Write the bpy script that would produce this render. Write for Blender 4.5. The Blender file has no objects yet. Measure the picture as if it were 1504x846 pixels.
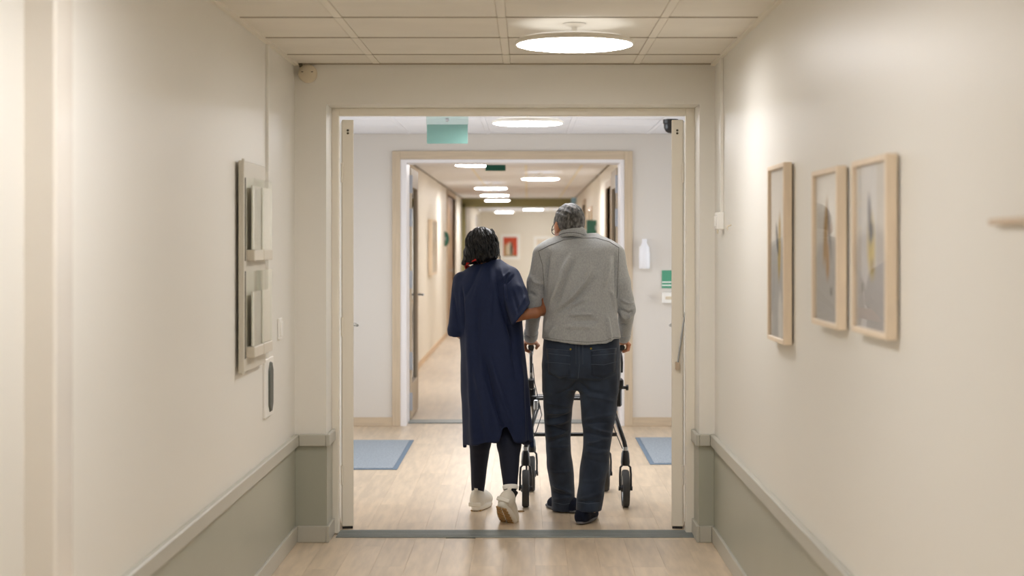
import bpy, math, random
import numpy as np
from mathutils import Vector, Matrix, Euler
from mathutils.bvhtree import BVHTree
random.seed(7)
scene = bpy.context.scene
COL = scene.collection
R = math.radians

# ------------------------------------------------------------------ camera, world, exposure
F, CX, CY, CAMZ = 2350.0, 775.0, 358.0, 1.481      # focal length in px, vanishing point, eye height
cam = bpy.data.cameras.new('camera')
cam.sensor_fit = 'HORIZONTAL'; cam.sensor_width = 36.0
cam.lens = F / 1504.0 * 36.0
cam.shift_x = -(CX - 752.0) / 1504.0
cam.shift_y = -(423.0 - CY) / 1504.0
cam.clip_start = 0.05; cam.clip_end = 200
cam.dof.use_dof = True; cam.dof.focus_distance = 8.45; cam.dof.aperture_fstop = 2.4
cam_o = bpy.data.objects.new('camera', cam); COL.objects.link(cam_o)
cam_o.location = (0, 0, CAMZ); cam_o.rotation_euler = (R(90), 0, 0)
scene.camera = cam_o

world = bpy.data.worlds.new('overcast_sky'); scene.world = world; world.use_nodes = True
wb = world.node_tree.nodes['Background']
wb.inputs['Color'].default_value = (0.94, 0.97, 1.0, 1); wb.inputs['Strength'].default_value = 3.7
LAMP = 31.0
LAMPCOL = (1.0, 0.985, 0.995)
vs = scene.view_settings
vs.view_transform = 'Standard'; vs.look = 'None'; vs.gamma = 1.0; vs.use_curve_mapping = False
vs.exposure = 0.54
scene.cycles.use_denoising = True
scene.cycles.max_bounces = 10; scene.cycles.diffuse_bounces = 6; scene.cycles.transparent_max_bounces = 12
scene.cycles.caustics_reflective = False; scene.cycles.caustics_refractive = False
scene.cycles.sample_clamp_indirect = 6.0

# ------------------------------------------------------------------ helpers
def lin(c):
    return tuple(((v/255.0)/12.92 if v/255.0 <= .04045 else ((v/255.0+.055)/1.055)**2.4) for v in c)

def at(px, py, d):
    return Vector(((px-CX)*d/F, d, CAMZ-(py-CY)*d/F))

MATS = {}
def mat(name, col, rough=0.5, spec=0.5, metal=0.0, var=0.0, vscale=8.0, vstretch=(1, 1, 1), bump=0.0, bscale=80.0,
        bstretch=(1, 1, 1), coat=0.0, coat_rough=0.1, sheen=0.0, emit=None, estr=0.0, objvar=0.0, col2=None, detail=4.0, subsurf=0.0, vlo=.35, vhi=.65):
    m = bpy.data.materials.new(name); m.use_nodes = True
    nt = m.node_tree; N = nt.nodes; L = nt.links
    b = N['Principled BSDF']
    c = lin(col) + (1,)
    b.inputs['Base Color'].default_value = c
    b.inputs['Roughness'].default_value = rough
    b.inputs['Specular IOR Level'].default_value = spec
    b.inputs['Metallic'].default_value = metal
    b.inputs['Coat Weight'].default_value = coat; b.inputs['Coat Roughness'].default_value = coat_rough
    b.inputs['Sheen Weight'].default_value = sheen
    if subsurf:
        b.inputs['Subsurface Weight'].default_value = subsurf; b.inputs['Subsurface Scale'].default_value = .01
    if emit:
        b.inputs['Emission Color'].default_value = tuple(emit) + (1,); b.inputs['Emission Strength'].default_value = estr
    tc = N.new('ShaderNodeTexCoord')
    out = None
    if var or col2:
        mp = N.new('ShaderNodeMapping'); mp.inputs['Scale'].default_value = vstretch
        L.new(tc.outputs['Object'], mp.inputs['Vector'])
        nz = N.new('ShaderNodeTexNoise'); nz.inputs['Scale'].default_value = vscale; nz.inputs['Detail'].default_value = detail
        if objvar:
            oi = N.new('ShaderNodeObjectInfo'); ad = N.new('ShaderNodeVectorMath'); ad.operation = 'ADD'
            sc = N.new('ShaderNodeVectorMath'); sc.operation = 'SCALE'; sc.inputs[0].default_value = (37, 53, 11)
            L.new(oi.outputs['Random'], sc.inputs['Scale']); L.new(mp.outputs[0], ad.inputs[0]); L.new(sc.outputs[0], ad.inputs[1])
            L.new(ad.outputs[0], nz.inputs['Vector'])
        else:
            L.new(mp.outputs[0], nz.inputs['Vector'])
        rp = N.new('ShaderNodeValToRGB')
        if col2:
            c1, c2 = c, lin(col2) + (1,)
        else:
            c1 = tuple(v*(1-var) for v in c[:3]) + (1,); c2 = tuple(min(1, v*(1+var)) for v in c[:3]) + (1,)
        rp.color_ramp.elements[0].color = c1; rp.color_ramp.elements[1].color = c2
        rp.color_ramp.elements[0].position = vlo; rp.color_ramp.elements[1].position = vhi
        L.new(nz.outputs['Fac'], rp.inputs['Fac'])
        out = rp.outputs['Color']
    if objvar:
        oi2 = N.new('ShaderNodeObjectInfo'); mr = N.new('ShaderNodeMapRange')
        mr.inputs['To Min'].default_value = 1-objvar; mr.inputs['To Max'].default_value = 1+objvar
        L.new(oi2.outputs['Random'], mr.inputs['Value'])
        hs = N.new('ShaderNodeHueSaturation')
        if out: L.new(out, hs.inputs['Color'])
        else: hs.inputs['Color'].default_value = c
        L.new(mr.outputs[0], hs.inputs['Value']); out = hs.outputs['Color']
    if out: L.new(out, b.inputs['Base Color'])
    if bump:
        mp2 = N.new('ShaderNodeMapping'); mp2.inputs['Scale'].default_value = bstretch
        L.new(tc.outputs['Object'], mp2.inputs['Vector'])
        n2 = N.new('ShaderNodeTexNoise'); n2.inputs['Scale'].default_value = bscale; n2.inputs['Detail'].default_value = 3
        L.new(mp2.outputs[0], n2.inputs['Vector'])
        bp = N.new('ShaderNodeBump'); bp.inputs['Strength'].default_value = bump; bp.inputs['Distance'].default_value = .004
        L.new(n2.outputs['Fac'], bp.inputs['Height']); L.new(bp.outputs[0], b.inputs['Normal'])
    MATS[name] = m
    return m

def glass_mat(name, tint=(255, 255, 255), refl=1.0):
    m = bpy.data.materials.new(name); m.use_nodes = True
    nt = m.node_tree; N = nt.nodes; L = nt.links
    for n in list(N): N.remove(n)
    o = N.new('ShaderNodeOutputMaterial'); mx = N.new('ShaderNodeMixShader'); t = N.new('ShaderNodeBsdfTransparent'); g = N.new('ShaderNodeBsdfGlossy')
    fr = N.new('ShaderNodeFresnel'); fr.inputs['IOR'].default_value = 1.5
    ml = N.new('ShaderNodeMath'); ml.operation = 'MULTIPLY'; ml.inputs[1].default_value = refl
    t.inputs['Color'].default_value = lin(tint) + (1,); g.inputs['Roughness'].default_value = 0.02
    L.new(fr.outputs[0], ml.inputs[0]); L.new(ml.outputs[0], mx.inputs['Fac']); L.new(t.outputs[0], mx.inputs[1]); L.new(g.outputs[0], mx.inputs[2])
    L.new(mx.outputs[0], o.inputs['Surface'])
    MATS[name] = m
    return m

def art_mat(name, base, shapes, axes=('Y', 'Z'), rough=.6):
    """flat print: soft ellipses (cx, cy, rx, ry, angle, colour, softness) in object space metres over a base colour"""
    m = bpy.data.materials.new(name); m.use_nodes = True
    nt = m.node_tree; N = nt.nodes; L = nt.links
    b = N['Principled BSDF']; b.inputs['Roughness'].default_value = rough
    tc = N.new('ShaderNodeTexCoord'); sp = N.new('ShaderNodeSeparateXYZ'); L.new(tc.outputs['Object'], sp.inputs[0])
    nz = N.new('ShaderNodeTexNoise'); nz.inputs['Scale'].default_value = 14; nz.inputs['Detail'].default_value = 3
    L.new(tc.outputs['Object'], nz.inputs['Vector'])
    cur = None
    def M(op, a, b_=None):
        n = N.new('ShaderNodeMath'); n.operation = op
        for i, v in enumerate((a, b_)):
            if v is None: continue
            if isinstance(v, (int, float)): n.inputs[i].default_value = v
            else: L.new(v, n.inputs[i])
        return n.outputs[0]
    U, V = sp.outputs[axes[0]], sp.outputs[axes[1]]
    for (cx, cy, rx, ry, ang, col, soft) in shapes:
        du = M('SUBTRACT', U, cx); dv = M('SUBTRACT', V, cy)
        c, s = math.cos(ang), math.sin(ang)
        a = M('ADD', M('MULTIPLY', du, c), M('MULTIPLY', dv, s)); e = M('SUBTRACT', M('MULTIPLY', dv, c), M('MULTIPLY', du, s))
        a = M('DIVIDE', a, rx); e = M('DIVIDE', e, ry)
        if soft < 0: r = M('MAXIMUM', M('ABSOLUTE', a), M('ABSOLUTE', e))
        else: r = M('SQRT', M('ADD', M('MULTIPLY', a, a), M('MULTIPLY', e, e)))
        r = M('ADD', r, M('MULTIPLY', M('SUBTRACT', nz.outputs['Fac'], .5), .35 if soft >= 0 else 0.0))
        mr = N.new('ShaderNodeMapRange'); mr.inputs['From Min'].default_value = 1-abs(soft)/2; mr.inputs['From Max'].default_value = 1+abs(soft)/2
        mr.inputs['To Min'].default_value = 1; mr.inputs['To Max'].default_value = 0
        L.new(r, mr.inputs['Value'])
        mx = N.new('ShaderNodeMixRGB'); L.new(mr.outputs[0], mx.inputs['Fac'])
        if cur is None: mx.inputs['Color1'].default_value = lin(base) + (1,)
        else: L.new(cur, mx.inputs['Color1'])
        mx.inputs['Color2'].default_value = lin(col) + (1,)
        cur = mx.outputs[0]
    if cur: L.new(cur, b.inputs['Base Color'])
    MATS[name] = m
    return m

class MB:
    def __init__(s): s.v = []; s.f = []; s.sm = []
    def add(s, vs_, fs, smooth=False):
        o = len(s.v); s.v += [tuple(p) for p in vs_]; s.f += [tuple(i+o for i in f) for f in fs]; s.sm += [smooth]*len(fs); return s
    def box(s, lo, hi, b=0.0, M=None):
        lo = Vector(lo); hi = Vector(hi)
        if b <= 0:
            vs_ = [Vector((x, y, z)) for x in (lo.x, hi.x) for y in (lo.y, hi.y) for z in (lo.z, hi.z)]
            fs = [(0, 1, 3, 2), (4, 6, 7, 5), (0, 4, 5, 1), (2, 3, 7, 6), (0, 2, 6, 4), (1, 5, 7, 3)]
        else:
            vs_ = []; idx = {}
            for ix in (0, 1):
                for iy in (0, 1):
                    for iz in (0, 1):
                        P = Vector(((lo.x, hi.x)[ix], (lo.y, hi.y)[iy], (lo.z, hi.z)[iz]))
                        D = Vector((1-2*ix, 1-2*iy, 1-2*iz))*b
                        for ax in range(3):
                            Q = P.copy()
                            for a in range(3):
                                if a != ax: Q[a] += D[a]
                            idx[(ix, iy, iz, ax)] = len(vs_); vs_.append(Q)
            fs = []
            for ax in range(3):
                a, c = [(1, 2), (2, 0), (0, 1)][ax]
                for sd in (0, 1):
                    q = []
                    for (u, v) in ((0, 0), (1, 0), (1, 1), (0, 1)):
                        k = [0, 0, 0]; k[ax] = sd; k[a] = u; k[c] = v; q.append(idx[(k[0], k[1], k[2], ax)])
                    fs.append(tuple(q if sd else q[::-1]))
            for ax in range(3):
                a, c = [(1, 2), (2, 0), (0, 1)][ax]
                for (u, v) in ((0, 0), (1, 0), (1, 1), (0, 1)):
                    k0 = [0, 0, 0]; k0[a] = u; k0[c] = v; k1 = list(k0); k1[ax] = 1
                    q = (idx[(*k0, a)], idx[(*k1, a)], idx[(*k1, c)], idx[(*k0, c)])
                    fs.append(q)
            for k in [(x, y, z) for x in (0, 1) for y in (0, 1) for z in (0, 1)]:
                fs.append((idx[(*k, 0)], idx[(*k, 1)], idx[(*k, 2)]))
            ctr = (lo+hi)/2; out = []
            for f in fs:
                n = (vs_[f[1]]-vs_[f[0]]).cross(vs_[f[2]]-vs_[f[0]]); m = sum((vs_[i] for i in f), Vector())/len(f)-ctr
                out.append(f if n.dot(m) > 0 else f[::-1])
            fs = out
        if M is not None: vs_ = [M @ p for p in vs_]
        return s.add(vs_, fs)
    def tube(s, pts, r, n=10, caps=True, flat=1.0):
        pts = [Vector(p) for p in pts]; rs = r if isinstance(r, (list, tuple)) else [r]*len(pts)
        rings = []; prev = None
        for i, p in enumerate(pts):
            t = (pts[min(i+1, len(pts)-1)]-pts[max(i-1, 0)]).normalized()
            if prev is None:
                u = t.orthogonal().normalized() if abs(t.x) > .9 else (Vector((1, 0, 0))-t*t.x).normalized()
            else: u = (prev-t*prev.dot(t)).normalized()
            prev = u; w = t.cross(u)
            rings.append([p+(u*math.cos(2*math.pi*k/n)+w*math.sin(2*math.pi*k/n)*flat)*rs[i] for k in range(n)])
        vs_ = [q for rg in rings for q in rg]; fs = []
        for i in range(len(pts)-1):
            for k in range(n):
                fs.append((i*n+k, i*n+(k+1) % n, (i+1)*n+(k+1) % n, (i+1)*n+k))
        s.add(vs_, fs, True)
        if caps:
            s.add(rings[0], [tuple(range(n-1, -1, -1))]); s.add(rings[-1], [tuple(range(n))])
        return s
    def lathe(s, prof, n=32, M=None, smooth=True):
        """profile of (radius, height) turned about local z"""
        vs_ = []; fs = []
        for (r, z) in prof:
            for k in range(n): vs_.append(Vector((r*math.cos(2*math.pi*k/n), r*math.sin(2*math.pi*k/n), z)))
        for i in range(len(prof)-1):
            for k in range(n): fs.append((i*n+k, i*n+(k+1) % n, (i+1)*n+(k+1) % n, (i+1)*n+k))
        if M is not None: vs_ = [M @ p for p in vs_]
        return s.add(vs_, fs, smooth)
    def build(s, name, m, parent=None, origin=None):
        me = bpy.data.meshes.new(name)
        o0 = Vector(origin) if origin is not None else Vector((0, 0, 0))
        me.from_pydata([tuple(Vector(p)-o0) for p in s.v], [], s.f)
        for p, sm in zip(me.polygons, s.sm): p.use_smooth = sm
        me.materials.append(MATS[m] if isinstance(m, str) else m)
        ob = bpy.data.objects.new(name, me); COL.objects.link(ob)
        ob.location = o0
        if parent is not None:
            ob.parent = parent; ob.matrix_parent_inverse = Matrix.Identity(4)
            w = Vector((0, 0, 0)); p = parent
            while p is not None: w = w + p.location; p = p.parent
            ob.location = o0 - w
        return ob

def tag(o, label=None, cat=None, group=None, kind=None):
    for k, v in (('label', label), ('category', cat), ('group', group), ('kind', kind)):
        if v: o[k] = v
    return o
def empty(name, loc, label, cat, group=None):
    o = bpy.data.objects.new(name, None); COL.objects.link(o); o.location = loc; o.empty_display_size = .1
    return tag(o, label, cat, group)
def struct(name, mb, m, label=None):
    o = mb.build(name, m); o['kind'] = 'structure'
    if label: o['label'] = label
    return o
def B(lo, hi, b=0.0): return MB().box(lo, hi, b)
def link_copy(o, parent, loc, name=None):
    c = o.copy(); COL.objects.link(c); c.parent = parent; c.location = loc
    return c

# ------------------------------------------------------------------ materials
mat('wall_paint', (229, 226, 218), rough=.40, spec=.42, bump=.10, bscale=220)
mat('mid_paint', (216, 211, 204), rough=.5, bump=.05, bscale=200)
mat('far_paint', (234, 228, 216), rough=.5)
mat('ceiling_tile', (230, 225, 214), rough=.9, spec=.2, var=.03, vscale=3, objvar=.012)
mat('ceiling_bar', (232, 226, 213), rough=.5)
mat('mid_tile', (232, 233, 238), rough=.9, spec=.2, objvar=.01)
mat('joint', (120, 108, 90), rough=.9)
mat('wainscot', (164, 165, 151), rough=.36, var=.02, vscale=2, bump=.06, bscale=220)
mat('rail_paint', (182, 180, 169), rough=.35)
mat('frame_paint', (238, 232, 219), rough=.4)
mat('frame_white', (236, 234, 236), rough=.4)
mat('plank', (204, 184, 158), coat=.3, coat_rough=.42, rough=.38, spec=.6, var=.11, vscale=3.2, vstretch=(9, 1.0, 1), objvar=.055, detail=8)
mat('floor_vinyl', (203, 187, 166), coat=.3, coat_rough=.42, rough=.38, spec=.6, var=.08, vscale=2.2, vstretch=(7, .7, 1), detail=8)
mat('birch', (212, 184, 150), rough=.45, var=.05, vscale=5, vstretch=(14, 1, 1))
mat('birch_v', (198, 181, 157), rough=.5, var=.06, vscale=5, vstretch=(12, 12, .7))
mat('birch_h', (198, 181, 157), rough=.5, var=.06, vscale=5, vstretch=(.7, 12, 12))
mat('frame_wood', (232, 214, 190), rough=.45, var=.04, vscale=6, vstretch=(10, 10, 1))
mat('brown_door', (150, 118, 84), rough=.5, var=.08, vscale=4, vstretch=(8, 8, .7))
mat('threshold', (134, 140, 138), rough=.45, metal=.35, var=.04, vscale=20)
mat('steel', (190, 194, 198), rough=.3, metal=.9)
mat('hinge_steel', (188, 194, 204), rough=.4, metal=.6)
mat('white_plastic', (238, 236, 230), rough=.35)
mat('cream_plastic', (216, 204, 180), rough=.4)
mat('lamp_housing', (228, 222, 210), rough=.4)
mat('lamp_light', (255, 255, 255), rough=.5, emit=LAMPCOL, estr=LAMP*.85)
mat('lamp_far', (255, 255, 255), rough=.5, emit=LAMPCOL, estr=LAMP*1.2)
mat('lamp_dim', (255, 255, 255), rough=.5, emit=LAMPCOL, estr=LAMP*.80)
mat('lamp_near', (255, 255, 255), rough=.5, emit=LAMPCOL, estr=LAMP*.74)
mat('lamp_up', (255, 255, 255), rough=.5, emit=LAMPCOL, estr=LAMP*.012)
mat('cross_joint', (172, 162, 144), rough=.8)
mat('black_plastic', (22, 22, 24), rough=.35)
mat('black_tube', (24, 25, 28), rough=.28, spec=.5)
mat('tyre', (52, 52, 52), rough=.7, var=.08, vscale=30)
mat('rack_panel', (206, 200, 186), rough=.38)
mat('rack_lip', (212, 205, 190), rough=.3)
mat('rack_slot', (86, 80, 64), rough=.6)
mat('grey_rubber', (86, 90, 84), rough=.45)
mat('teal_sign', (120, 160, 152), rough=.25, spec=.5)
mat('dark_teal_sign', (42, 122, 108), rough=.3)
mat('green_sign', (84, 158, 128), rough=.4)
mat('forest_sign', (44, 98, 78), rough=.4)
mat('pale_blue_sign', (150, 190, 214), rough=.4)
mat('olive_trim', (140, 132, 88), rough=.5)
mat('mat_blue', (152, 160, 168), rough=.95, spec=.1, var=.13, vscale=90, bump=.5, bscale=260)
mat('mat_edge', (104, 122, 140), rough=.8)
mat('tan_wood', (204, 184, 160), rough=.5)
mat('dispenser', (236, 237, 242), rough=.35)
mat('brochure_paper', (236, 230, 220), rough=.5)
mat('iris', (40, 28, 20), rough=.2)
mat('paper', (244, 243, 240), rough=.8)
glass_mat('clear_glass'); glass_mat('acrylic', (232, 244, 242)); glass_mat('frosted_pocket', (254, 255, 254), .25); glass_mat('picture_glass', (255, 255, 255), .22)
glass_mat('door_glass', (214, 222, 220), 1.0)

# people
mat('skin_m', (176, 118, 84), rough=.5, var=.05, vscale=30, subsurf=.08)
mat('skin_w', (150, 96, 64), rough=.5, var=.05, vscale=30, subsurf=.08)
mat('hair_grey', (34, 32, 31), rough=.6, col2=(122, 119, 114), vscale=70, vstretch=(1, 1, .5), detail=3, bump=.9, bscale=260, vlo=.38, vhi=.76)
mat('hair_black', (6, 5, 5), rough=.36, spec=.35, col2=(16, 14, 14), vscale=26, vstretch=(3, 3, .6), bump=.7, bscale=60, bstretch=(3, 3, .5))
mat('shirt_grey', (156, 158, 158), rough=.9, spec=.15, var=.10, vscale=160, bump=.25, bscale=420, sheen=.25, vstretch=(1, 1, .6))
mat('shirt_seam', (96, 95, 94), rough=.9)
mat('denim', (34, 41, 54), rough=.85, spec=.2, col2=(50, 60, 76), vscale=11, vstretch=(1, 1, .7), bump=.35, bscale=380, sheen=.15, detail=8)
mat('denim_light', (66, 76, 92), rough=.85, spec=.2)
mat('denim_seam', (84, 92, 104), rough=.9)
mat('brass', (196, 170, 70), rough=.35, metal=.8)
mat('slipper', (24, 29, 44), rough=.9, spec=.2, var=.2, vscale=60, bump=.3, bscale=300)
mat('slipper_sole', (96, 98, 104), rough=.7)
mat('robe', (21, 33, 64), rough=.7, spec=.25, var=.05, vscale=60, bump=.15, bscale=500, sheen=.04)
mat('robe_seam', (24, 34, 60), rough=.7)
mat('red_cloth', (196, 44, 34), rough=.8)
mat('legging', (24, 29, 46), rough=.75, spec=.3, bump=.2, bscale=300)
mat('sock_black', (14, 15, 20), rough=.9)
mat('sneaker', (228, 222, 210), rough=.55, var=.03, vscale=20, bump=.1, bscale=150)
mat('sneaker_sole', (232, 228, 218), rough=.6)
mat('tread', (176, 142, 96), rough=.8, var=.1, vscale=30)
mat('tread_dark', (60, 54, 44), rough=.8)
mat('eye', (230, 226, 220), rough=.2)
mat('glasses_metal', (60, 56, 52), rough=.25, metal=.8)
mat('leaf_brown', (150, 124, 86), rough=.8)

# ------------------------------------------------------------------ main dimensions
XL, XR, H = -1.157, .929, 2.375          # near corridor walls and ceiling
D0 = 7.94                                # face of the wall with the first doorway
D0b = 8.36                               # its other face
D2, D2b = 13.0, 13.35                    # second doorway wall
XFL, XFR = -1.30, .93                    # far corridor
DE = 44.0                                # end wall
MXL, MXR = -2.9, 2.7                     # middle hall
OL, OR, OT = -1.0, .853, 2.174           # first wall opening
P0 = -4.0                                # corridor end behind the viewer

# ------------------------------------------------------------------ floor with planks
floor = struct('floor', B((-3.3, P0-.1, -.12), (3.1, DE+.3, -.004)), 'floor_vinyl', 'pale oak plank vinyl floor running through the corridors')
def plank_field(x0, x1, y0, y1, w=.152, L=.92):
    n = round((x1-x0)/w); w = (x1-x0)/n
    cache = {}
    for i in range(n):
        y = y0 - (random.random()*.8+.05)*L
        while y < y1:
            a, b = max(y, y0), min(y+L, y1); y += L
            if b-a < .02: continue
            key = round(b-a, 3)
            cx = x0+(i+.5)*w; cy = (a+b)/2
            if key not in cache:
                hx, hy = w/2-.00025, (b-a)/2-.00025
                ob = MB().box((-hx, -hy, -.004), (hx, hy, 0), .0004).build('plank', 'plank')
                cache[key] = ob
                ob.parent = floor; ob.location = (cx, cy, 0)
            else:
                link_copy(cache[key], floor, (cx, cy, 0))
plank_field(XL, XR, 5.6, 8.06)
plank_field(-1.9, 1.75, 8.25, 13.18)
struct('floor_near', B((XL-.1, P0, -.0042), (XR, 5.6, 0)), 'floor_vinyl')
struct('floor_hall_left', B((MXL, D0b, -.0042), (-1.9, D2, 0)), 'floor_vinyl')
struct('floor_hall_right', B((1.75, D0b, -.0042), (MXR, D2, 0)), 'floor_vinyl')
struct('floor_far', B((XFL, 13.42, -.0042), (XFR, DE, 0)), 'floor_vinyl')

# ------------------------------------------------------------------ ceilings
ceil = struct('ceiling', B((-3.3, P0-.1, H+.02), (3.1, DE+.3, H+.14)), 'joint', 'suspended ceiling of pale square tiles in a white grid')
def tiles(xs, ys, m, bar, z=H):
    for i in range(len(xs)-1):
        for j in range(len(ys)-1):
            x0, x1, y0, y1 = xs[i], xs[i+1], ys[j], ys[j+1]
            hx, hy = (x1-x0)/2-.017, (y1-y0)/2-.005
            ob = MB().box((-hx, -hy, 0), (hx, hy, .018), .003).build('ceiling_tile', m)
            ob.parent = ceil; ob.location = ((x0+x1)/2, (y0+y1)/2, z)
    for x in xs[1:-1]:
        ob = B((-.0165, 0, 0), (.0165, ys[-1]-ys[0], .02), .001).build('grid_bar', bar); ob.parent = ceil; ob.location = (x, ys[0], z-.002)
ys = [7.94-.39-.62*k for k in range(9)][::-1] + [D0]
tiles([XL, -.75, -.103, .54, XR], ys, 'ceiling_tile', 'ceiling_bar')
for y in ys[3:-1]:
    ob = B((XL, -.005, -.0032), (XR, .005, .01), .0008).build('cross_bar', 'cross_joint'); ob.parent = ceil; ob.location = (0, y, H)
tiles([XL-.1, -.75, -.103, .54, XR], [P0, -2, -.5, 1, ys[0]], 'ceiling_tile', 'ceiling_bar')
ysm = [D0b, 9.0, 9.62, 10.24, 10.86, 11.48, 12.1, 12.72, D2]
tiles([MXL, -2.27, -1.62, -.97, -.32, .33, .98, 1.63, 2.28, MXR], ysm, 'mid_tile', 'mid_tile')
ysf = [D2b+.02] + [14+1.24*k for k in range(25)] + [DE]
tiles([XFL, -.66, -.02, .62, XFR], ysf, 'mid_tile', 'ceiling_bar')
# angle trim where the ceiling meets the walls
for k, (a, b) in enumerate([((XL, P0, H-.012), (XL+.022, D0, H+.004)), ((XR-.022, P0, H-.012), (XR, D0, H+.004)), ((XL, D0-.02, H-.006), (XR, D0, H+.004))]):
    struct('trim_%d' % (k+1), B(a, b), 'ceiling_bar' if k < 2 else 'cross_joint')
# slim dark shadow joint trims
# ------------------------------------------------------------------ walls, near corridor
T = .25
wl = struct('wall_left', B((XL-T, 4.06, 0), (XL, D0b, H)), 'wall_paint', 'cream painted left corridor wall')
struct('wall_left_near', B((XL-.074-T, P0, 0), (XL-.074, 3.93, H)), 'wall_paint')
struct('trim_4', B((XL-T, 3.91, 0), (XL+.004, 4.06, H), .006), mat('gloss_paint', (232, 226, 216), rough=.16, spec=.5), 'glossy white corner casing on left wall')
wr = struct('wall_right', B((XR, P0, 0), (XR+T, D0b, H)), 'wall_paint', 'cream painted right corridor wall')
struct('wall_behind', B((XL-.074, P0-.1, 0), (XR, P0, H)), 'wall_paint')
wf = MB().box((XL, D0, 0), (OL, D0b, H)).box((OR, D0, 0), (XR, D0b, H)).box((OL, D0, OT), (OR, D0b, H))
wfo = struct('wall_front', wf, 'wall_paint', 'cream wall around the first wide doorway')
# hall side facing away from us
fr = MB().box((MXL, D0b-.06, 0), (XL-.0005, D0b+.02, H)).box((XR+.0005, D0b-.06, 0), (MXR, D0b+.02, H))
fr.box((XL-.0005, D0b, 0), (OL, D0b+.02, H)).box((OR, D0b, 0), (XR+.0005, D0b+.02, H)).box((OL, D0b, OT), (OR, D0b+.02, H))
struct('wall_hall_near', fr, 'mid_paint')
# wainscot panels, rails, baseboards
RT, RB, BT = .537, .478, .082
def wain(name, lo, hi, par): MB().box(lo, hi, .001).build('wainscot_panel', 'wainscot', par)
wain('w', (XL, 4.06, 0), (XL+.004, D0, RB+.01), wl)
wain('w', (XR-.004, P0, 0), (XR, D0, RB+.01), wr)
wain('w', (XL+.004, D0-.004, 0), (OL+.004, D0, RB+.01), wfo); wain('w', (OL, D0, 0), (OL+.004, 8.165, RB+.01), wfo)
wain('w', (OR-.004, D0-.004, 0), (XR-.004, D0, RB+.01), wfo); wain('w', (OR-.004, D0, 0), (OR, 8.165, RB+.01), wfo)
def rail(n, boxes, m='rail_paint', b=.004, label=None):
    q = MB()
    for lo, hi in boxes: q.box(lo, hi, b)
    return struct(n, q, m, label)
e = .024
rail('trim_5', [((XL, 4.06, RB), (XL+e, D0, RT)), ((XL+e, D0-e, RB), (OL, D0, RT)), ((OL, D0-e, RB), (OL+.02, 8.165, RT))], label='grey-green wall rail along the left wall')
rail('trim_6', [((XR-e, P0, RB), (XR, D0, RT)), ((OR, D0-e, RB), (XR-e, D0, RT)), ((OR-.02, D0-e, RB), (OR, 8.165, RT))], label='grey-green wall rail along the right wall')
e = .016
rail('baseboard_left', [((XL, 4.06, 0), (XL+e, D0, BT)), ((XL+e, D0-e, 0), (OL, D0, BT)), ((OL, D0-e, 0), (OL+.016, 8.165, BT))], b=.003)
rail('baseboard_right', [((XR-e, P0, 0), (XR, D0, BT)), ((OR, D0-e, 0), (XR-e, D0, BT)), ((OR-.016, D0-e, 0), (OR, 8.165, BT))], b=.003)
# painted door lining of the first doorway
JL, JR, JT = -.965, .807, 2.135
lining = MB().box((OL-.002, 8.17, 0), (JL, 8.22, OT), .003).box((JR, 8.17, 0), (OR+.002, 8.22, OT), .003).box((JL, 8.17, JT), (JR, 8.22, OT), .003)
lining.box((OL-.05, D0b+.0, 0), (OL+.01, D0b+.03, OT+.05)).box((OR-.01, D0b, 0), (OR+.05, D0b+.03, OT+.05))
struct('trim_7', lining, 'frame_paint', 'cream door lining of the first doorway')
th = MB().box((-.967, 8.06, -.004), (.853, 8.25, .007), .004)
for k in range(7): th.box((-.96, 8.075+k*.024, .006), (.846, 8.087+k*.024, .0095), .001)
struct('trim_8', th, 'threshold', 'grey ribbed metal threshold of the first doorway')

# ------------------------------------------------------------------ doors of first doorway
def near_door(name, side, hx, label):
    # hinge-side edge near us at x=hx (inner corner), leaf swings away and a little outwards
    a = R(9)*side
    M = Matrix.Translation((hx, 8.32, 0)) @ Matrix.Rotation(-a, 4, 'Z')
    th_ = .060
    lo, hi = ((-th_, 0, .012), (0, .88, 2.125)) if side < 0 else ((0, 0, .012), (th_, .88, 2.125))
    d = MB().box(lo, hi, .003, M).build(name, 'frame_paint', None, (hx, 8.32, 0)); d['kind'] = 'structure'; d['label'] = label
    cxm = (lo[0]+hi[0])/2
    out = lo[0] if side < 0 else hi[0]
    for z in (.28, 1.05, 1.85):
        q = MB().box((out-.006, -.004, z-.05), (out+.006, .004, z+.05), .001, M); q.tube([M @ Vector((out+.004*side*0, -.008, z-.05)), M @ Vector((out, -.008, z+.05))], .007, 8)
        q.build('hinge', 'frame_paint', d)
    q = MB()
    for z in (2.07, 2.055):
        q.lathe([(0, .001), (.006, .001), (.006, -.002)], 10, M @ Matrix.Translation((cxm, -.001, z)) @ Matrix.Rotation(R(90), 4, 'X'))
    q.build('bolt_hole', 'rack_slot', d)
    MB().box((lo[0]+.004, .0, .0), (hi[0]-.004, .86, .012), 0, M).build('door_gap_shade', 'black_plastic', d)  # black strip standing in for the shaded gap under the leaf
    # lever and pane on the hall face
    inner = hi[0] if side < 0 else lo[0]
    q = MB().tube([M @ Vector((inner, .82, 1.02)), M @ Vector((inner-side*.05, .82, 1.02)), M @ Vector((inner-side*.055, .72, 1.02))], .009, 8)
    q.build('handle', 'steel', d)
    return d, M
near_door('door_1', -1, -.905, 'open cream door leaf seen edge-on at left of first doorway')
d2_, M2_ = near_door('door_2', 1, .748, 'open cream door leaf seen edge-on at right of first doorway')
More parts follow.
